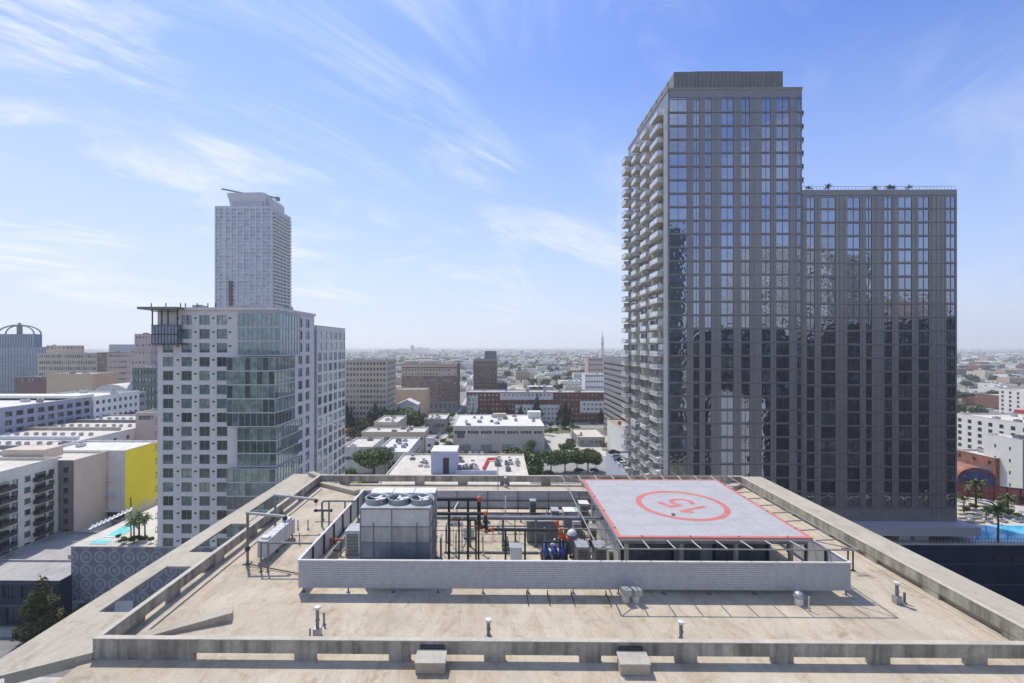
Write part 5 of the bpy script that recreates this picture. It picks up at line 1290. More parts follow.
for k in range(-1, nk-1):
    z_ = zt - fl*(k+1)-.1
    for ci, (d0, d1, pr) in enumerate(cols4):
        L = ((d0+d1)/2)
        if cnt < 100:
            o = link('balcony', BMs[ci][0], b.root, (b.x0-.01, L-b.cy, z_)); link('railing', BMs[ci][1], o); link('handrail', BMs[ci][2], o)
            if ci % 2 == k % 2: link('privacy_screen', PSM, o, (-.02, (d1-d0)/2-.35, 0))
            if RN.random() < .6: link('balcony_furniture', BMs[ci][3], o)
            cnt += 1
        else:
            hl = (d1-d0)/2; yc = L-b.cy; spare.box(b.x0-pr, b.x0-.01, yc-hl, yc+hl, z_, z_+.24, 0); spare.box(b.x0-pr+.02, b.x0-pr+.06, yc-hl, yc+hl, z_+.3, z_+1.25, 1); spare.box(b.x0-pr+.07, b.x0-.02, yc-hl, yc-hl+.05, z_+.3, z_+1.25, 1)
    if k < 10:
        for sg, nm in ((0, 0),):
            yc = 109.5-b.cy; spare.box(b.x1+.01, b.x1+1.4, yc-2, yc+2, z_, z_+.24, 0); spare.box(b.x1+.05, b.x1+1.38, yc-1.98, yc-1.93, z_+.3, z_+1.2, 2)
            spare.box(b.x1+1.34, b.x1+1.39, yc-1.9, yc+1.98, z_+.3, z_+1.2, 2)
o = spare.build('balcony', [M_soff, RAILM, M_dark], b.root); o['kind'] = 'stuff'

z8 = lambda z: 780 + z/4.19
sp2 = [(z8(a), z8(c)) for a, c in ((112,145), (172,233), (282,335), (360,385), (437,470), (497,553), (580,625), (697,735))]
b, zt, fl, nk = tower('terrace_tower', 'lower square bronze glass tower with planted roof terrace', 797.6, 957, 190, 106.4, 30, 22.3, sp2, 0, 209.5, W_brz2, [G_tower, G_tower, G_tower2, G_tower2, G_tower2, G_blind], None, None)
b.roof(R_gr, 1.0, .4, 4); b.finish(100); T2 = b
q = MB()
for k in range(-1, nk+1):
    z_ = zt - fl*k; q.box(b.x0+.1, b.x1-.02, b.y0-.05, b.y0-.008, z_-.04, z_+.03)
q.build('floor_joint', M_dark, b.root)
q = MB()
for zz_ in (95, 157, 250, 268, 345, 400, 428, 478, 568, 635, 655, 675, 690):
    x_ = XX(z8(zz_), 106.4)-b.cx; q.box(x_-.05, x_+.05, b.y0-.035, b.y0-.009, 1, b.z1-1)
q.build('vertical_joint', M_galv_d, b.root)
q = MB()
for i in range(45):
    x_ = b.x0 + .3 + (b.x1-b.x0-.6)*i/44; q.box(x_-.02, x_+.02, b.y0+.1, b.y0+.14, b.z1+.06, b.z1+.8)
q.box(b.x0+.2, b.x1-.2, b.y0+.08, b.y0+.16, b.z1+.8, b.z1+.86); q.build('terrace_railing', M_galv_d, b.root)
spare = MB()
for k in range(-1, nk-1):
    z_ = zt - fl*(k+1) - .1; yc = 110-b.cy; o = MB(); o.box(b.x1+.01, b.x1+.95, yc-2.2, yc+2.2, z_, z_+.2); oo = o.build('balcony', M_soff, b.root)
    o = MB(); o.box(b.x1+.88, b.x1+.93, yc-2.1, yc+2.1, z_+.25, z_+1.2); o.box(b.x1+.05, b.x1+.87, yc-2.16, yc-2.12, z_+.25, z_+1.2); o.build('railing', M_galv_d, oo)
for i, px in enumerate((809, 828, 875, 889, 893, 909)):
    tree(PT_palm[1], 'terrace_palm', ['small palm leftmost on the terrace tower roof', 'small dark palm second from the left on the terrace tower roof', 'small palm left of the close pair on the terrace tower roof', 'small palm, left one of the close pair on the terrace tower', 'small palm, right one of the close pair on the terrace tower', 'small palm rightmost on the terrace tower roof'][i],
         XX(px, 107.6), 107.6, T2.z1+22.3-1.0, (.40, .44, .38, .42, .38, .40)[i], 'palms on the terrace tower roof', cat='palm')

# podium of the right towers
rp = thing('tower_podium', 'dark blue gridded podium with white slab under the bronze towers', 'building', (90, 125, 0))
def grid_mat():
    m, n, l, b, out = nt('navy_grid_cladding')
    g = n.new('ShaderNodeNewGeometry').outputs['Position']; sp = n.new('ShaderNodeSeparateXYZ'); l.new(g, sp.inputs[0])
    fx = math_n(n, l, 'LESS_THAN', math_n(n, l, 'FRACT', math_n(n, l, 'DIVIDE', sp.outputs[0], .9)), .07); fz = math_n(n, l, 'LESS_THAN', math_n(n, l, 'FRACT', math_n(n, l, 'DIVIDE', sp.outputs[2], 1.15)), .07)
    c = mix(n, l, math_n(n, l, 'MAXIMUM', fx, fz), (.035,.04,.075), (.012,.014,.03)); l.new(mix(n, l, 1., c, ramp(n, l, noise(n, l, g, .5, 4), [(.3, .8), (.7, 1.3)]), 'MULTIPLY'), b.inputs['Base Color']); b.inputs['Roughness'].default_value = .5
    return m
PDZ = 18.6
q = MB(); q.box(39.2, 190, 103., 141, 0, PDZ-.2); prt(rp, q, 'wall', grid_mat())
q = MB(); q.box(39., 190, 102.8, 141, PDZ-.2, PDZ); prt(rp, q, 'deck', pm('pool_paving', (.60,.55,.47), .85, .15, .4))
q = MB()
for z_ in (14., 9.5, 5): q.box(39.2, 190, 102.85, 102.99, z_, z_+.35)
prt(rp, q, 'string_course', pm('navy_trim', (.09,.10,.16), .6))
for i, (a, c) in enumerate(((995, 1008), (1012, 1027), (1032, 1046))):
    q = MB(); q.box(XX(a, 103), XX(c, 103), 102.9, 102.99, 14.6, 16.1); prt(rp, q, 'podium_window', G_dark)
q = MB(); q.box(XX(860, 103.5)-12, XX(978, 103.5), 102.9, 137, 20.3, 22.25); prt(rp, q, 'white_slab', pm('slab_white', (.50,.48,.50), .8, .06, .4))
for (a, c) in ((899, 911), (915, 929), (870, 876)):
    q = MB(); q.box(XX(a, 105), XX(c, 105), 105, 107, PDZ+.003, 20.29); prt(rp, q, 'white_pier', M_white)
q = MB(); q.box(XX(860, 108)-20, XX(965, 109), 109, 136, PDZ+.003, 20.28); prt(rp, q, 'lobby_glazing', G_dark)
q = MB()
for i in range(64):
    x_ = XX(930, 103.3)+i*.7; q.box(x_, x_+.05, 103.2, 103.25, PDZ+.003, PDZ+1.1)
q.box(XX(930, 103.3), XX(930, 103.3)+45, 103.19, 103.26, PDZ+1.1, PDZ+1.16); prt(rp, q, 'deck_railing', M_dark)
def gq(px, py, z=PDZ): D = (HC-z)*F/(py-PY0); return (XX(px, D), D)
pool('bright blue swimming pool on the right podium deck', [gq(975, 538.5), gq(1060, 541), gq(1055, 524), gq(979, 524)], PDZ, M_pool2)
for i, (px, py, k, s_, lb) in enumerate(((998, 540, 0, .98, 'tall dark palm in front of the bright blue pool'), (976, 508, 1, 1.25, 'light green palm left above the blue pool'), (1008, 514, 1, .9, 'slim palm right behind the blue pool'), (986, 520, 1, .6, 'short palm between the loungers'), (964, 512, 1, .8, 'palm tight beside the terrace tower corner'))):
    x_, y_ = gq(px, py); tree(PT_palm[k], 'palm_tree', lb, x_, y_, PDZ, s_, 'palms on the right pool deck', cat='palm')
for i in range(26):
    x_, y_ = gq(RN.uniform(957, 1034), RN.choice([RN.uniform(497, 503), RN.uniform(503, 520)])); tree(PT_small[i % 2], 'garden_shrub', 'bright green shrub in the planted right pool deck', x_, y_, PDZ, RN.uniform(.22, .42), 'shrubs on the right pool deck', cat='shrub')
for i in range(9):
    x_, y_ = gq(972+7.5*i, 519.5-(i % 2)*4); t = thing('daybed', 'pale daybed with canopy beside the bright blue pool', 'daybed', (x_, y_, PDZ), .4, 'daybeds beside the bright blue pool')
    q = MB(); q.box(-.8,.8,-.8,.8,.2,.45); q.build('mattress', M_white, t); q = MB(); [q.box(a, a+.07, c, c+.07, 0, 1.3) for a in (-.8,.73) for c in (-.8,.73)]; q.build('post', M_galv_d, t); q = MB(); q.box(-.85,.85,-.1,.85,1.3,1.36); q.build('canopy', M_galv, t)
for i in range(5):
    q = MB(); a_ = gq(958, 505+4*i); b_ = gq(1020, 507+4*i); q.box(a_[0], b_[0]-6*i*.3, a_[1]-.25, a_[1]+.25, PDZ, PDZ+.45); o = q.build('planter_wall', M_slab); tag(o, 'low concrete planter wall on the right pool deck', 'planter', 'planter walls on the right pool deck')
# maroon fence
def diag(root_name, label, cat, pa, pb): pass
pa = Vector((*gq(955, 495), 0)); pb = Vector((*gq(1040, 505), 0)); d_ = pb-pa; ang = math.atan2(d_.y, d_.x); Lf = d_.length
t = thing('maroon_fence', 'maroon framed translucent screen wall behind the palms', 'fence', (pa.x, pa.y, PDZ), ang)
q = MB(); q.box(0, Lf, -.04, .04, .3, 4.2); q.build('screen_panel', pm('maroon_mesh', (.30,.11,.11), .6, .35, .9), t)
for i in range(int(Lf/2.6)+1):
    q = MB(); q.box(i*2.6, i*2.6+.22, -.2, -.045, 0, 4.5); q.build('post', pm('maroon_steel', (.12,.02,.03), .5), t)
q = MB(); q.box(0, Lf, -.12, .1, 4.2, 4.4); q.box(0, Lf, -.1, -.045, 2.1, 2.25); q.build('rail', pm('maroon_steel', (.12,.02,.03), .5), t)
# mural building, white buildings at right
def rotb(name, label, pxl, pxr, D, angle, L, dep, z0, z1, wall, roofm, cols, rows, w, h, units=3, nz=2, zt=1.5, mu=1.5, gl=None, rightwins=False):
    """block whose front left corner stands at px pxl, depth D, turned by angle"""
    x0 = XX(pxl, D); c = Vector((x0, D)) + Matrix.Rotation(angle, 2) @ Vector((L/2, dep/2))
    b = Bld(name, label, 'building', c.x-L/2, c.x+L/2, c.y-dep/2, c.y+dep/2, z0, z1, wall, angle)
    b.face('front', grid(L, 0, z1-z0, cols, rows, w, h, mu, nz, zt) if cols else [], .25, (1, 0), gl or [G_dark, G_mid], M_dark, False)
    b.roof(roofm, .7, .3, units); b.finish(); return b
W_mur = pm('mural_orange', (.36,.16,.11), .8, .5, .35); W_mup = pm('mural_purple', (.18,.16,.30), .8, .5, .5)
M_bright = pm('bright_render', (.86,.83,.77), .8, .04, .2, .05)
def sideblk(name, label, px, D1, D0, pyt, wall, roofm, cols, rows, w, h, wid=30, nz=2, zt=1.5, units=3, fcols=4, mu=1.5):
    """block whose long side faces left; its far left corner stands at px, depth D1"""
    x0 = XX(px, D1); z1 = ZZ(pyt, D1, px)
    b = Bld(name, label, 'building', x0, x0+wid, D0, D1, 0, z1, wall)
    b.face('left', grid(D1-D0, 0, z1, cols, rows, w, h, mu, nz, zt), .25, (1, 0), [G_dark, G_mid], M_dark, False)
    b.face('front', grid(wid, 0, z1, fcols, rows, w, h, 2, nz, zt) if fcols else [], .25, (1, 0), [G_dark, G_mid], M_dark, False)
    b.roof(roofm, .7, .3, units); b.finish(); return b
b = sideblk('white_flats', 'white apartment block with square windows beyond the maroon fence', 955, 240, 206, 413, M_bright, R_lt, 7, 7, 1.9, 1.9, 30, 5, 2.2, 8)
b = sideblk('blank_white_block', 'blank white end block with few slit windows at the right', 983.5, 190, 176, 433, M_bright, R_wh, 2, 4, .7, 1.4, 5.5, 8, 3.5, 1, 0, 4)
q = MB(); q.box(b.x0-.0+.01, b.x1, b.y0-.06, b.y0-.01, 0, b.z1-.2); q.build('side_wall', pm('blue_grey_render', (.36,.38,.42), .8, .05, .2), b.root)
b = sideblk('mural_building', 'low building painted with orange and purple murals under an arched gable', 955, 200, 184, 449, W_mur, R_lt, 3, 4, 1.2, 1.4, 14, 4, 1.5, 1, 3)
q = MB(); q.box(b.x0-.1, b.x0-.01, b.y0+1, b.y0+7, b.z1-10, b.z1-4.5); q.build('mural_panel', W_mup, b.root)
t = thing('arched_hall', 'low hall with red arched roof painted in blue and violet', 'building', (XX(966, 158), 158, PDZ-6), rad(-12))
t.scale = (.72, .9, 1.25); t.location = (XX(966, 158), 158, 11.)
q = MB(); q.box(-7, 7, -5, 5, -1, 6); q.build('wall', W_mup, t)
q = MB(); q.prism([(7.4*math.cos(math.pi*i/12), 6+3.*math.sin(math.pi*i/12)) for i in range(13)], -5.2, 5.2); q.build('arched_roof', W_mur, t)
q = MB(); q.prism([(6.3*math.cos(math.pi*i/12), 6+2.2*math.sin(math.pi*i/12)) for i in range(13)], -5.4, -5.21); q.build('gable_painting', W_mup, t)
b = sideblk('far_white_flats', 'far white apartment block with stacked dark windows at the right edge', 999, 345, 320, 388.5, M_bright, R_wh, 5, 9, 1.7, 1.9, 40, 3, 1.5, 2, 7)
q = MB(); q.box(b.x0-9, b.x0-.2, b.y0-1, b.y0+7, 0, b.z1-13); q.build('red_stair', plain('red_cladding', (.45,.06,.05), .7), b.root)
sideblk('grey_flats', 'grey sided apartment block right of the blank white one', 1018, 215, 190, 424, pm('blue_grey_render', (.36,.38,.42), .8, .05, .2), R_lt, 4, 7, 1.6, 1.7, 25)

# ------------------------------------------------------------------ left distance landmarks
GLB = [G_blue, glassm('blue_glass_b', (.12,.22,.36), .25, (.8,.9,1), .01), glassm('blue_glass_c', (.03,.09,.18), .3, (.8,.9,1), .01)]
cxp = XX(14, 500)
t = Bld('domed_glass_tower', 'blue glass tower with an open steel crown at the left edge', 'building', cxp-24, cxp+24, 500, 512, 0, ZZ(347, 500, 20), pm('blue_frame', (.24,.30,.38), .6, .08, .05))
t.face('front', grid(48, 0, t.z1, 14, 16, 2.2, 2.9, 1, 3, 1), .3, (0, 0), GLB, M_dark, False); t.face('right', grid(12, 0, t.z1, 3, 16, 2.4, 2.9, 1, 3, 1), .3, (0, 0), GLB, M_dark, False); t.roof(R_gr, .6, .5, 0); t.finish()
def cp(root, mb, nm, mt): mb.build(nm, mt, root)
z_ = t.z1; zu = ZZ(334, 500, 14)
q = MB(); q.box(-20, 20, -5, 5, z_-.5, zu); cp(t.root, q, 'upper_storeys', pm('blue_frame_b', (.12,.2,.32), .4, .2, .3))
q = MB()
for i in range(15): x_ = -20+40*i/14; q.box(x_-.25, x_+.25, -5.3, -5.01, z_, zu); 
cp(t.root, q, 'mullion', M_metal)
q = MB(); zc_ = ZZ(324, 500, 14)
for sgn in (-1, 1):
    for yy in (-4, 4):
        pr = None
        for i in range(9):
            a = math.pi/2*i/8; p = (sgn*20*math.cos(a), yy*math.cos(a*.9), zu + (zc_-zu-1)*math.sin(a))
            if pr: q.tube(pr, p, .75, 6)
            pr = p
q.tube((0,0,zu), (0,0,zc_+1.5), 1.3, 8); q.box(-5,5,-1,1,zc_-2.5,zc_-1.5); q.box(-2.4,-1.6,-1,1,zu,zc_-1); q.box(1.6,2.4,-1,1,zu,zc_-1); cp(t.root, q, 'steel_crown', M_galv_d)
DK = [G_mid, G_dark, G_far]
simple('loft_block', 'long tan loft block with vertical window bays in the left distance', 38, 97, 353.5, 440, 40, W_bei, R_gr, 26, 9, 1.6, 3.0, ('front', 'right'), DK, 3, nz=4)
simple('loft_block', 'blocky beige upper tower with dark cap behind the tan lofts', 46, 66, 345.5, 492, 22, W_sand, R_gr, 5, 3, 2, 2.4, ('front', 'right'), DK, 1, nz=40)
simple('square_office', 'pinkish office with a tidy grid of small windows', 107, 128, 353.5, 400, 28, W_pink, R_gr, 9, 11, 1.5, 1.7, ('front', 'right'), DK, 3)
simple('pale_office', 'pale blue grey box rising behind the pinkish office', 109, 131, 344.5, 520, 20, pm('pale_blue_panel', (.45,.48,.55), .7, .05, .05), R_gr, 0, 0, 1, 1, ('front',), DK, 0)
simple('brown_loft', 'narrow brown loft left of the pinkish office', 97, 107, 352.5, 425, 25, W_brn, R_gr, 4, 9, 1.5, 2.2, ('front', 'right'), DK, 1)
simple('theatre_tower', 'pink stone tower with columned top behind the left apartment tower', 134.5, 152, 334, 330, 16, W_pink, R_gr, 5, 12, 1.2, 1.8, ('front', 'right'), DK, 1, nz=6, zt=1.5)
simple('pink_block', 'plain pink stone block stepping down from the theatre tower', 130, 150, 349.5, 312, 12, W_pink, R_gr, 5, 9, 1.2, 1.6, ('front', 'right'), DK, 1)
simple('green_glass_office', 'green glass office beside the left apartment tower', 132.5, 160, 367.5, 255, 20, pm('green_frame', (.13,.19,.16), .5, .1, .2), R_gr, 7, 10, 2.1, 2.2, ('front', 'right'), [G_tealD, G_teal, G_mid], 2)
simple('brick_store', 'low dull brick store at the left distance', 15, 46, 377, 330, 20, pm('dull_brick', (.24,.15,.14), .9, .1, .1), R_gr, 8, 3, 2, 2, ('front',), DK, 2)
simple('sand_store', 'blank sand coloured store right of the dull brick store', 46.5, 93, 373.8, 322, 22, W_sand, R_lt, 0, 0, 1, 1, ('front', 'right'), DK, 3)
b = simple('vault_market', 'market hall with pale vaulted roof in the left distance', 93.5, 127, 391, 300, 24, W_bei, R_lt, 6, 2, 2, 2, ('front', 'right'), DK, 0)
q = MB(); w_ = (b.x1-b.x0)/2; q.prism([(w_*math.cos(math.pi*i/12)*.98, b.z1-1+5.2*math.sin(math.pi*i/12)) for i in range(13)], b.y0+.5, b.y1-.5); q.build('vaulted_roof', R_wh, b.root)
simple('grey_corner_house', 'dark grey flats just right of the white apartments', 119, 128, 394, 236, 12, W_gry, R_lt, 3, 9, 1.4, 1.6, ('front', 'right'), DK, 1)
simple('small_pink_house', 'small pinkish house with teal windows next to the apartment tower', 135.5, 157, 412.5, 178, 14, W_pink, R_lt, 3, 4, 2.2, 1.6, ('front',), [G_teal, G_mid], 2)
for i, (px, py, D) in enumerate(((117, 425, 205), (123, 428, 200), (130, 424, 206), (126, 420, 214), (134, 416, 222), (112, 424, 208))):
    tree(PT_cyp[i % 3] if i in (2, 4) else PT_round[i % 3], 'street_tree', 'bushy street tree between the white apartments and small pinkish house', XX(px, D), D, 0, (.75, .7, .8, .8, .9, .6)[i], 'street trees right of the white apartments')

# ------------------------------------------------------------------ trees in the middle
tree(PT_round[0], 'round_tree', 'big round green tree in front of the low white shops', XX(374.5, 215), 215, 0, 1.28)
tree(PT_small[0], 'yellow_green_tree', 'bright yellow green tree against the apartment wing foot', XX(349, 205), 205, 0, 1.15)
tree(PT_small[1], 'yellow_green_tree', 'second bright tree half hidden by the far parapet', XX(361, 190), 190, 0, 1.0)
for i, (px, D, s_) in enumerate(((334, 345, 1.3), (341, 335, 1.1), (347, 338, 1.25), (351, 330, 1.0), (370, 340, .95), (375.5, 335, 1.2), (382, 332, 1.0), (419, 330, .95), (399, 352, 1.0))):
    tree(PT_cyp[i % 3], 'cypress_tree', 'tall dark cypress in the tree row behind the low white building', XX(px, D), D, 0, s_, 'tall dark trees behind the low white building')
for i, (px, D, s_) in enumerate(((366, 328, 1.05), (388, 332, 1.35), (395, 335, 1.3), (403, 334, 1.4), (410, 330, 1.5), (416, 335, 1.25), (385, 340, 1.3), (407, 340, 1.4))):
    tree(PT_round[i % 3], 'park_tree', 'dense broad tree in the tree row behind the low white building', XX(px, D), D, 0, s_, 'broad trees behind the low white building')
for i in range(9):
    px = 431+2.6*i; tree(PT_small[i % 2], 'hedge_tree', 'clipped bright hedge tree in the row below the brown hotel', XX(px, 390), 390, 0, 1.0, 'bright hedge trees below the brown hotel')
for i, (px, D, s_) in enumerate(((452, 322, .9), (447.5, 345, .9), (449, 272, .95), (436, 278, .75), (434.5, 262, .8), (431, 253, .8), (450, 258, 1.1), (446, 247, 1.2), (441, 244, 1.2), (421, 243, 1.0), (455.5, 236, .8), (460, 400, .9), (463, 405, .9))):
    tree(PT_small[i % 2], 'street_tree', 'small leafy street tree along the street beside the warehouse', XX(px, D), D, 0, s_, 'street trees along the central street')
for i, (px, D, s_) in enumerate(((478, 368, .75), (489, 366, .85), (507, 367, .95), (521, 367, .95), (537, 366, 1.35), (565, 350, 1.3), (570, 355, 1.05), (559, 360, .8), (601, 372, .75), (472, 370, .65))):
    tree(PT_cyp[i % 3], 'street_conifer', 'dark narrow tree standing in front of the red brick apartments', XX(px, D), D, 0, s_, 'dark trees in front of the red brick row')
for i, (px, D, s_) in enumerate(((489, 203, 1.15), (500, 202, 1.3), (511, 203, 1.5), (521, 203, 1.45), (527, 196, 1.2))):
    tree(PT_round[i % 3], 'broad_tree', 'broad green tree in the clump behind the pale near roof', XX(px, D), D, 0, s_, 'tree clump behind the pale near roof')
tree(PT_round[0], 'broad_tree', 'left one of the two round trees at the car park', XX(551, 225), 225, 0, 1.0, 'round trees at the car park'); tree(PT_round[1], 'broad_tree', 'middle dense crown of the trees at the car park', XX(565, 228), 228, 0, .95, 'round trees at the car park')
tree(PT_round[2], 'broad_tree', 'right one of the round trees at the car park', XX(588, 226), 226, 0, 1.08, 'round trees at the car park'); tree(PT_round[1], 'broad_tree', 'small crown between the round car park trees', XX(577, 232), 232, 0, .7, 'round trees at the car park')
tree(PT_palm[0], 'palm_tree', 'lone palm left of the flat roofed pavilion', XX(573, 300), 300, 0, 1.4, cat='palm')
for i, (px, D) in enumerate(((570, 285), (574, 278), (576, 268), (609, 286), (583, 262), (622, 240))): tree(PT_small[i % 2], 'bush', 'small bush around the flat roofed pavilion', XX(px, D), D, 0, .55, 'bushes around the flat roofed pavilion', cat='bush')

foot = []
for o in bpy.data.objects:
    if o.parent is None and o.get('category') == 'building':
        ws_ = [c for c in o.children if c.name.startswith('wall') and c.type == 'MESH']
        if ws_ and not o.rotation_euler.z:
            xs = [v.co.x for v in ws_[0].data.vertices]; ys = [v.co.y for v in ws_[0].data.vertices]
            foot.append((o.location.x+min(xs)-3, o.location.x+max(xs)+3, o.location.y+min(ys)-3, o.location.y+max(ys)+3))
r4 = random.Random(8); cnt = 0
while cnt < 46:
    px = r4.uniform(335, 632); D = r4.uniform(205, 400); x_ = XX(px, D)
    if any(a < x_ < b_ and c < D < d2 for a, b_, c, d2 in foot) or -51 < x_ < -36 or (356 < D < 374) or (14 < x_ < 62 and 204 < D < 262 and cnt % 3): 
        cnt += 0; continue
    tree(PT_small[cnt % 2], 'garden_tree', 'small green tree between the low buildings of the middle blocks', x_, D, 0, r4.uniform(.6, 1.25), 'small trees between the middle blocks'); cnt += 1
for i in range(7):
    q = MB(); q.tube((0,0,0), (0,0,10.5), .15, 6); q.box(-1.2,1.2,-.06,.06,9.4,9.55); q.box(-.9,.9,-.06,.06,8.6,8.72); q.tube((.35,0,7.3), (.35,0,8.2), .2, 6)
    o = q.build('utility_pole', M_trunk); o.location = (-51.5, 214+i*24, 0); tag(o, 'wooden utility pole with two cross arms along the central street', 'pole', 'utility poles along the central street')
# ------------------------------------------------------------------ cars
def car_mesh(col):
    b_ = MB(); prof = [(-2.2,.35),(-2.2,.75),(-2.05,.9),(-1.25,.98),(.95,.98),(1.95,.85),(2.2,.7),(2.2,.35)]
    b_.prism(prof, -.88, .88); b_.box(-1.35, .5, -.66, .66, 1.38, 1.44)
    for sx in (-1, 1):
        pass
    return b_.mesh('body', [col])
M_tyre = plain('tyre', (.02,.02,.02), .9)
def car_proto(col, name):
    t = link(name, None)
    link('body', car_mesh(col), t)
    g = MB(); g.v = [(-1.75,-.8,.98),(1.15,-.8,.98),(1.15,.8,.98),(-1.75,.8,.98),(-1.3,-.66,1.38),(.45,-.66,1.38),(.45,.66,1.38),(-1.3,.66,1.38)]
    g.f = [(4,5,6,7),(0,1,5,4),(1,2,6,5),(2,3,7,6),(3,0,4,7)]; g.m = [0]*5; g.build('window', G_dark, t)
    for x_ in (-1.35, 1.35):
        for y_ in (-.82, .82):
            w = MB(); w.tube((x_, y_-.1, .33), (x_, y_+.1, .33), .33, 12); w.build('wheel', M_tyre, t)
    for y_ in (-.6, .6):
        w = MB(); w.box(2.19, 2.22, y_-.18, y_+.18, .6, .74); w.build('headlight', M_metal_lt, t); w = MB(); w.box(-2.22, -2.19, y_-.18, y_+.18, .66, .8); w.build('tail_light', M_red, t)
    return t
CP = {}
def paint(n_, c): return pm('car_'+n_, c, .25, .03, 1., 0, 0, .2, .6)
COLS = {'white': (.75,.75,.75), 'black': (.02,.02,.022), 'silver': (.42,.43,.45), 'red': (.35,.03,.03), 'blue': (.04,.07,.2)}
def car(col, label, x, y, z, rz, group=None):
    if col not in CP:
        o = car_proto(paint(col, COLS[col]), 'parked_car'); CP[col] = o; tag(o, label, 'car', group); o.location = (x, y, z); o.rotation_euler = (0,0,rz); return o
    return copy_tree(CP[col], (x, y, z), rz, label, group)
k = 0
for i, (px, py, c, where) in enumerate(((614, 453, 'black', 'at the far end of the parking deck'), (617, 457.5, 'silver', 'second from the far end of the parking deck'), (620, 461, 'black', 'in the middle of the parking deck row'), (624, 465, 'white', 'near the close end of the parking deck row'))):
    D = (HC-19.5)*F/(py-PY0); car(c, f'{c} car parked {where}', XX(px, D), D, 19.5, 0, 'cars on the parking deck')
for px, py, c, lb in ((535, 456.5, 'white', 'white car at the far left of the car park'), (533, 461.5, 'silver', 'silver car behind the white car on the car park'), (538, 466, 'black', 'black car left of the round car park trees'),
                      (549, 473, 'black', 'black car half under the left round tree'), (579, 470.5, 'black', 'black saloon parked between the round trees'), (594, 470.5, 'blue', 'dark blue car under the right round tree'), (585, 474.5, 'silver', 'silver car in the kerb lane below the round trees')):
    D = HC*F/(py-PY0); car(c, lb, XX(px, D), D, .03, 0 if px > 545 else 1.57, 'cars around the car park trees')
for i, (px, c) in enumerate(((463, 'white'), (470, 'white'), (476, 'silver'), (458, 'silver'), (482, 'white'))):
    car(c, f'{c} car in the row beneath the warehouse wall', XX(px, 266), 266, .03, 1.57, 'cars parked beneath the warehouse wall')
for i in range(26):
    side = i % 2; D = 212 + i*5.6; car(RN.choice(['white', 'black', 'silver', 'blue', 'red']), 'small car on the tree lined central street', (-40, -47)[side], D, .03, 1.57 if side == 0 else -1.57, 'cars on the central street')
for i, (x_, c) in enumerate(((XX(553, 366), 'white'), (XX(520, 362), 'silver'), (XX(595, 362), 'black'), (XX(566, 368), 'white'), (XX(608, 368), 'silver'))):
    car(c, 'car on the cross street before the red brick apartments', x_, 362 if i % 2 else 368, .03, 0, 'cars on the cross street')
for i, (px, py, c) in enumerate(((350, 433, 'red'), (353, 437, 'black'), (356, 438.5, 'blue'), (349, 441, 'silver'), (360, 437, 'black'))):
    D = HC*F/(py-PY0); car(c, f'{c} car left of the low L-shaped white building', XX(px, D), D, .03, .5, 'cars left of the low white building')
for i, (x_, c, lb) in enumerate(((-112, 'silver', 'silver car on the street at the lower left'), (-90.5, 'white', 'white car half hidden by the concrete ledge at lower left'))):
    car(c, lb, x_, 92, .03, 0, 'cars at the lower left street')
t = thing('red_awning_stand', 'red awning stall beside the parked cars', 'stall', (XX(348.5, 330), 322, 0))
q = MB(); q.prism([(-5,3.2),(5,3.2),(4,4.2),(-4,4.2)], -3, 3); q.build('awning', M_red, t); q = MB(); [q.box(a, a+.2, c, c+.2, 0, 3.2) for a in (-4.8,4.6) for c in (-2.8,2.6)]; q.build('post', M_dark, t)
def lamp(x, y, lb):
    t = thing('street_lamp', lb, 'street lamp', (x, y, .1), 0, 'street lamps'); q = MB(); q.tube((0,0,0), (0,0,8.5), .14, 8, 0, .08); q.tube((0,0,8.5), (1.6,0,9.1), .07, 6); q.build('post', M_metal_lt, t)
    q = MB(); q.box(1.3, 2.2, -.15, .15, 9.02, 9.16); q.build('lamp_head', M_galv, t)
for x_, y_, lb in ((XX(386, 215), 216, 'street lamp right of the big round tree'), (-36.2, 240, 'street lamp near the small street trees on the central street'), (-36.2, 300, 'street lamp farther along the central street'), (XX(564, 374), 374, 'street lamp before the red brick apartments'), (XX(560, 330), 330, 'street lamp beside the forecourt')): lamp(x_, y_, lb)

# ================================================================== DISTANT CITY
taken = []
for o in list(bpy.data.objects):
    if o.parent is None and o.get('category') == 'building': taken.append(o)
def blocked(x, y):
    for (a, b_, c, d2) in ((-310, -178, 100, 245), (-140, -45, 95, 240), (-70, 80, 120, 405), (36, 195, 95, 345), (-37, -50, 374, 1300)):
        if a <= x <= b_ and c <= y <= d2: return True
    for o in taken:
        if abs(o.location.x-x) < 34 and abs(o.location.y-y) < 32 and o.location.y > 240: return True
    if -53 < x < -34: return True
    return False
WALLS = [('white', pm('city_white', (.80,.77,.71), .85, .1, .03)), ('cream', pm('city_cream', (.68,.58,.44), .85, .1, .03)), ('grey', pm('city_grey', (.42,.40,.38), .85, .1, .03)), ('tan', pm('city_tan', (.52,.40,.28), .85, .1, .03)), ('brick', pm('city_brick', (.24,.12,.09), .85, .1, .03)), ('blue grey', pm('city_blue', (.22,.26,.34), .85, .1, .03))]
ROOFS = [pm('city_roof_white', (.70,.68,.64), .9, .1, .03), pm('city_roof_grey', (.48,.45,.41), .9, .15, .03), pm('city_roof_tan', (.58,.49,.38), .9, .1, .03), pm('city_roof_clay', (.34,.17,.11), .9, .1, .03), pm('city_roof_dark', (.14,.14,.15), .9, .1, .03)]
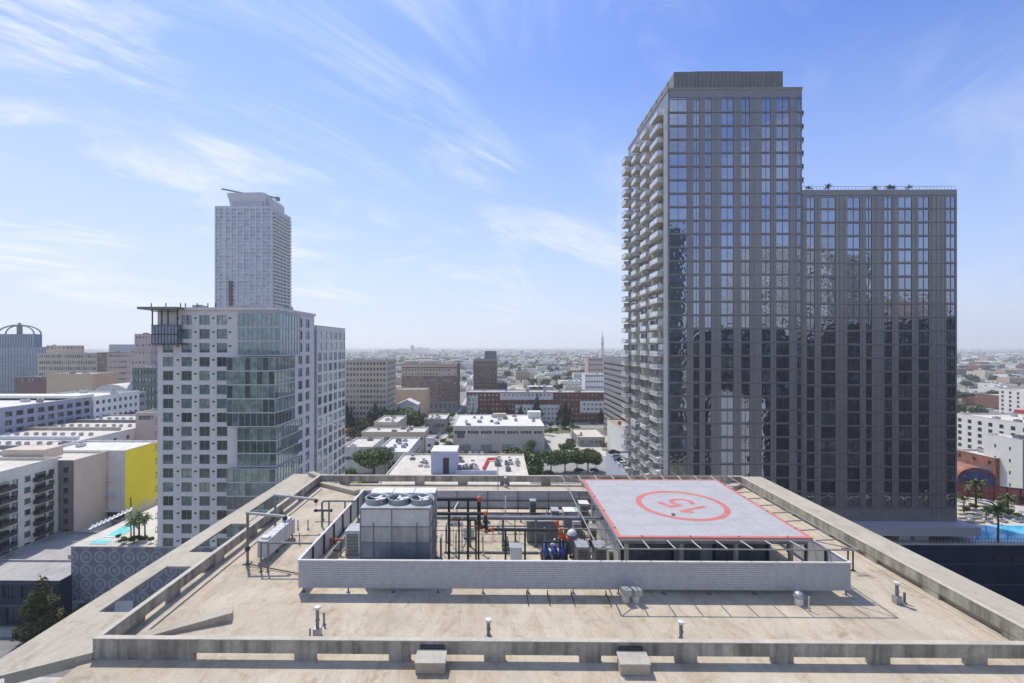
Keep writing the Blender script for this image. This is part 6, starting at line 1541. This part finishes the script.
def house_mb(w, d, h, wi, ro, rich=True):
    """walls, flat roof with plant, and rows of windows cut as dark strips set in"""
    m_ = MB(); m_.box(-w/2, w/2, -d/2, d/2, 0, h, 0, None, 1)
    m_.box(-w/2, w/2, -d/2, -d/2+.5, h, h+.8, 0); m_.box(-w/2, -w/2+.5, -d/2+.5, d/2, h, h+.8, 0); m_.box(w/2-.5, w/2, -d/2+.5, d/2, h, h+.8, 0)
    for _ in range(7): 
        x_ = RN.uniform(-w*.4, w*.4); y_ = RN.uniform(-d*.3, d*.3); s_ = RN.uniform(.5, 1.8); m_.box(x_-s_, x_+s_, y_-s_, y_+s_, h, h+RN.uniform(1, 2.6), 2)
    if rich:
        fl_ = max(1, int(h/3.6))
        for f in range(fl_):
            z_ = 1.4+f*3.5; n = max(3, int(w/4.2))
            for i in range(n):
                x_ = -w/2+ (i+.5)*w/n; m_.quad([(x_-1, -d/2-.05, z_), (x_+1, -d/2-.05, z_), (x_+1, -d/2-.05, z_+1.5), (x_-1, -d/2-.05, z_+1.5)], 3)
    return m_
HM = []
for i in range(30):
    wi = RN.choices(range(6), (5,4,3,3,1.6,1.2))[0]; w = RN.uniform(14, 42); d = RN.uniform(14, 36); h = RN.choice([4.5, 5, 6, 7, 8, 10, 12, 15]); ro = RN.choices(range(5), (5,4,3,1,1.5))[0]
    mb = house_mb(w, d, h, wi, ro); HM.append((mb.mesh('low_building', [WALLS[wi][1], ROOFS[ro], M_galv, G_dark]), mb, wi, h, ro, w, d))
spots = []
y = 300.
while y < 1500:
    step = 44 + y*.012; x = -1.25*y - RN.uniform(0, 40)
    while x < 1.3*y:
        if not blocked(x, y) and RN.random() < .86: spots.append((x + RN.uniform(-3, 3), y + RN.uniform(-4, 4)))
        x += step*RN.uniform(.85, 1.25)
    y += step
def vis(px): return (330 < px < 632) or (0 < px < 162) or (952 < px < 1026)
cand = sorted([s for s in spots if vis(497+F*s[0]/s[1])], key=lambda s: s[1])
near300 = cand[:300]; nset = set(near300)
hl = {True: 'taller', False: 'low'}
for (x, y) in near300:
    me, mb, wi, h, ro, w, d = RN.choice(HM)
    px = 497+F*x/y; area = 'beyond the red brick apartments' if 330 < px < 632 else ('in the left distance' if px < 200 else 'in the distance right of the bronze towers')
    o = link('low_building', me, None, (x, y, 0)); tag(o, f'{hl[h >= 8]} {WALLS[wi][0]} flat roofed building {area}', 'building', f'{hl[h >= 8]} {WALLS[wi][0]} buildings {area}')
def city_mass(name, pts, zs=1.):
    parts = {}
    big = MB()
    for (x, y) in pts:
        me, mb, wi, h, ro, w, d = RN.choice(HM); s_ = RN.uniform(.9, 1.5); M4 = Matrix.Translation((x, y, 0)) @ Matrix.Diagonal((s_, s_, zs*RN.uniform(.7, 1.2), 1))
        n = len(big.v); big.v += [tuple(M4 @ Vector(p)) for p in mb.v[:8]]
        for k in range(6): big.f.append(tuple(n+i for i in mb.f[k])); big.m.append((6+ro) if k == 1 else wi)
    return big.build(name, [w[1] for w in WALLS] + ROOFS)
rest = [s for s in spots if s not in nset]
far = []
y = 1500.
while y < 12000:
    step = 52 + (y-1500)*.03; x = -1.2*y
    while x < 1.25*y:
        if RN.random() < .8: far.append((x+RN.uniform(-12, 12), y+RN.uniform(-12, 12)))
        x += step*RN.uniform(.8, 1.6)
    y += step
o = city_mass('distant_city_blocks', rest + far); tag(o, 'mass of low buildings spreading to the hazy horizon', 'city', None, 'stuff')
# scattered distant trees
cnt = 0
for i in range(900):
    y = 330 * (1 + RN.random()**1.6*4.2); x = RN.uniform(-1.1, 1.15)*y; px = 497+F*x/y
    if not vis(px) or blocked(x, y) or cnt >= 295: continue
    area = 'the central distance' if 330 < px < 632 else ('the left distance' if px < 200 else 'the distance right of the bronze towers')
    tree(PT_far[i % 3], 'distant_tree', f'small dark tree among the buildings in {area}', x, y, 0, RN.uniform(.8, 1.6), f'small trees in {area}'); cnt += 1
tm = MB(); r_ = random.Random(5)
for i in range(5200):
    y = 1200 * (1 + r_.random()**1.3*6); x = r_.uniform(-1.1, 1.15)*y; s_ = r_.uniform(5, 11)*(1+y/9000)
    n = len(tm.v); 
    for k in range(6): a = 1.047*k; rr = s_*r_.uniform(.7, 1.2); tm.v.append((x+rr*math.cos(a), y+rr*math.sin(a), r_.uniform(0, 2)))
    for k in range(6): a = 1.047*k; rr = s_*r_.uniform(.35, .8); tm.v.append((x+rr*math.cos(a), y+rr*math.sin(a), r_.uniform(6, 11)))
    for k in range(6): j = (k+1) % 6; tm.f.append((n+k, n+j, n+6+j, n+6+k)); tm.m.append(r_.randrange(2))
    tm.f.append(tuple(n+6+k for k in range(6))); tm.m.append(0)
o = tm.build('distant_woodland', [L_dark, L_cyp]); tag(o, 'scattered dark tree cover across the hazy plain', 'trees', None, 'stuff')
# far skyline boxes near the horizon
for i, (px0, px1, pyt, D) in enumerate(((378, 397, 350.5, 3600), (397, 408, 349, 3700), (410.5, 413, 345.5, 3900), (413, 429, 348, 4000), (442, 444, 349.6, 3800), (520, 524, 351, 3200), (560, 566, 352, 2600), (538, 543, 353, 2300))):
    x0, x1 = XX(px0, D), XX(px1, D); z1 = ZZ(pyt, D); q = MB(); w = (x1-x0)/2
    q.box(-w, w, 0, 60, 0, z1, 0, None, 1); q.box(-w*.4, w*.2, 10, 30, z1, z1+6, 0); o = q.build('skyline_block', [WALLS[(2, 0, 2, 0, 2, 5, 2, 2)[i]][1], ROOFS[1]]); o.location = ((x0+x1)/2, D, 0)
    tag(o, ['wide faint warehouse on the central horizon', 'second faint block right of the wide horizon warehouse', 'slim faint tower standing out on the central horizon', 'long faint plant right of the slim horizon tower', 'tiny faint tower right of the long horizon plant', 'tiny faint block on the horizon beyond the brown tower', 'small faint block on the horizon left of the mast', 'small faint block nearer than the horizon blocks'][i], 'building', 'faint blocks on the horizon')
# hills
def hills(x0, x1, D, h, seed, n=140):
    r2 = random.Random(seed); q = MB(); ph = [r2.uniform(0, 6) for _ in range(7)]; rows = 6
    for j in range(rows+1):
        for i in range(n+1):
            f = i/n; x = x0+(x1-x0)*f; env = math.sin(math.pi*f)**.6
            e = h*env*(.62+.22*math.sin(f*9+ph[0])+.10*math.sin(f*23+ph[1])+.06*math.sin(f*57+ph[2]))
            g = j/rows; q.v.append((x, D+g*3500+60*math.sin(f*80+g*7), e*math.sin(g*math.pi/2)*(1+.08*math.sin(f*130+j*2))))
    for j in range(rows):
        for i in range(n): a = j*(n+1)+i; q.f.append((a, a+1, a+n+2, a+n+1)); q.m.append(0)
    return struct('hills', q, pm('hill_scrub', (.16,.15,.11), .95, .3, .0006), True)
hills(-21000, -9500, 16000, 330, 2); hills(-24000, 3000, 24000, 260, 5); hills(-3000, 26000, 26000, 190, 9)

# ================================================================== BUILDINGS BEHIND THE CAMERA AND ADDED DARK BLOCKS (seen in the glass)
def behind(name, label, x0, x1, z1, wall, cols, rows, w, h, Y=-40, gl=None):
    b = Bld(name, label, 'building', x0, x1, Y-25, Y, 0, z1, wall)
    b.face('back', grid(x1-x0, 0, z1, cols, rows, w, h, 1, 3, 2), .3, (0, 0), gl or [G_dark, G_mid], M_dark, False); b.roof(R_gr, .8, .3, 1); b.finish(20)
behind('reflected_tower', 'slim white tower mirrored in the left edge of the balcony tower glass', 92, 101, 126, pm('slate_render', (.08,.09,.11), .8, .3, .1), 3, 30, 2.2, 2.2)
for x0_, x1_, z1_, lb_ in ((90, 117.9, 69, 'added dark block mirrored lowest in the balcony tower glass'), (118, 149.9, 66, 'added dark low block mirrored where the bronze towers meet'), (150, 184.9, 71.5, 'added dark block mirrored in the left part of the terrace tower glass'), (185, 214.9, 74, 'added dark block mirrored in the middle of the terrace tower glass'), (215, 262, 79, 'added dark tall block mirrored at the right edge of the terrace tower glass')):
    behind('reflected_block', lb_, x0_, x1_, z1_, pm('dark_mirror_block', (.035,.035,.04), .8, .3, .1), 7, 18, 2.6, 2.3, 20)  # dark boxes out of view, added to darken the lower tower glass
behind('reflected_block', 'small white block mirrored low in the balcony tower glass', 86, 92.5, 44, W_wh, 3, 7, 1.2, 2.2, 50)
behind('reflected_tower', 'pale striped tower mirrored in the middle of the bronze glass', 150, 196, 121, W_wh, 14, 34, 2.0, 1.9, -64)
behind('reflected_tower', 'pale tower mirrored in the terrace tower glass', 198, 222, 116, W_gry, 7, 34, 2.0, 1.9, -66)
behind('reflected_block', 'brick block mirrored in the right part of the terrace tower glass', 223, 262, 91, W_pink, 9, 24, 2.2, 2., -64)
behind('reflected_block', 'olive block mirrored in the left apartment tower windows', -205, -118, 60, pm('olive_render', (.16,.17,.12), .8, .3, .1), 18, 15, 2.4, 2.2)

q = MB(); q.box(88, 240, 22, 101, -.2, .03); struct('street', q, pm('dark_mirror_ground', (.045,.045,.05), .95, .25, .25))  # unseen dark ground, added so the lowest glass rows mirror dark
# ================================================================== HAZE, WORLD, LIGHT, CAMERA
hb = MB(); HR = 30000; hb.box(-HR, HR, -HR, HR, -5, 420)
hz_ = hb.build('hazy_sky', [bpy.data.materials.new('haze')]); hz_['kind'] = 'structure'
hm = hz_.data.materials[0]; hm.use_nodes = True; n = hm.node_tree.nodes; l = hm.node_tree.links; n.clear()
out = n.new('ShaderNodeOutputMaterial'); vs = n.new('ShaderNodeVolumeScatter'); vs.inputs['Color'].default_value = (.93, .965, 1., 1); vs.inputs['Density'].default_value = 1/6200.; vs.inputs['Anisotropy'].default_value = .35
l.new(vs.outputs[0], out.inputs['Volume'])

w = bpy.data.worlds.new('World'); SC.world = w; w.use_nodes = True; n = w.node_tree.nodes; l = w.node_tree.links; n.clear()
out = n.new('ShaderNodeOutputWorld'); bg = n.new('ShaderNodeBackground'); l.new(bg.outputs[0], out.inputs[0])
SUN = Vector((-.31, .515, 1.)).normalized(); el = math.asin(SUN.z); az = math.atan2(SUN.x, SUN.y)
sky = n.new('ShaderNodeTexSky'); sky.sky_type = 'NISHITA'; sky.sun_disc = False; sky.sun_elevation = el; sky.sun_rotation = az; sky.air_density = 1.; sky.dust_density = .6; sky.ozone_density = 3.; sky.altitude = 100
tc = n.new('ShaderNodeTexCoord').outputs['Generated']
sp = n.new('ShaderNodeSeparateXYZ'); l.new(tc, sp.inputs[0])
den = math_n(n, l, 'ADD', math_n(n, l, 'MAXIMUM', sp.outputs[2], 0.), .22)
cb = n.new('ShaderNodeCombineXYZ'); l.new(math_n(n, l, 'DIVIDE', sp.outputs[0], den), cb.inputs[0]); l.new(math_n(n, l, 'DIVIDE', sp.outputs[1], den), cb.inputs[1])
def smap(rot, sx, sy, loc=(0,0,0)):
    mp = n.new('ShaderNodeMapping'); mp.vector_type = 'TEXTURE'; mp.inputs['Rotation'].default_value = (0,0,rad(rot)); mp.inputs['Scale'].default_value = (sx, sy, 1); mp.inputs['Location'].default_value = loc
    l.new(cb.outputs[0], mp.inputs[0]); return mp.outputs[0]
c1 = noise(n, l, smap(50, 1.5, .62, (.3,.1,0)), 1.5, 10, .64, 1.1); c2 = noise(n, l, smap(44, 1.1, .7, (.7,.2,0)), 1.3, 4, .55, .5)
cl = math_n(n, l, 'MULTIPLY', ramp(n, l, c1, [(.46, 0.), (.66, 1.)]), ramp(n, l, c2, [(.42, 0.03), (.62, 1.)]))
skyc = mix(n, l, 1., sky.outputs[0], (.58, .93, 1.66), 'MULTIPLY')
low = ramp(n, l, sp.outputs[2], [(0., .8), (.2, .42), (.5, 0.)])
left = ramp(n, l, math_n(n, l, 'MULTIPLY_ADD', sp.outputs[0], -.5, .5), [(.15, 0.), (.9, 1.)])
low = math_n(n, l, 'ADD', low, math_n(n, l, 'MULTIPLY', left, .30), clamp=True)
skyc = mix(n, l, low, skyc, (6.1, 7.1, 8.2))
cl = math_n(n, l, 'MULTIPLY', cl, math_n(n, l, 'MULTIPLY_ADD', left, 1.1, .35))
skyc = mix(n, l, math_n(n, l, 'MULTIPLY', cl, .95, clamp=True), skyc, (7.9, 8.3, 8.9))
l.new(skyc, bg.inputs[0]); bg.inputs[1].default_value = .115
ld = bpy.data.lights.new('sun', 'SUN'); ld.energy = 4.0; ld.angle = rad(.53); ld.color = (1., .945, .85)
lo = bpy.data.objects.new('sun', ld); COL.objects.link(lo); lo.rotation_euler = SUN.to_track_quat('Z', 'Y').to_euler()
cd = bpy.data.cameras.new('camera'); cam = bpy.data.objects.new('camera', cd); COL.objects.link(cam); SC.camera = cam
cam.location = (0, 0, HC); cam.rotation_euler = (rad(90), 0, TH); cd.sensor_width = 36; cd.sensor_fit = 'HORIZONTAL'; cd.lens = F/1024*36
cd.shift_x = (512-PX0)/1024; cd.shift_y = (PY0-341.5)/1024; cd.clip_end = 90000; cd.clip_start = .5
SC.view_settings.view_transform = 'Standard'; SC.view_settings.look = 'None'; SC.view_settings.exposure = 0; SC.view_settings.gamma = 1
SC.cycles.use_denoising = True; SC.cycles.max_bounces = 6; SC.cycles.diffuse_bounces = 3; SC.cycles.glossy_bounces = 3; SC.cycles.volume_bounces = 1; SC.cycles.transparent_max_bounces = 4
SC.cycles.sample_clamp_indirect = 6; SC.cycles.caustics_reflective = False; SC.cycles.caustics_refractive = False
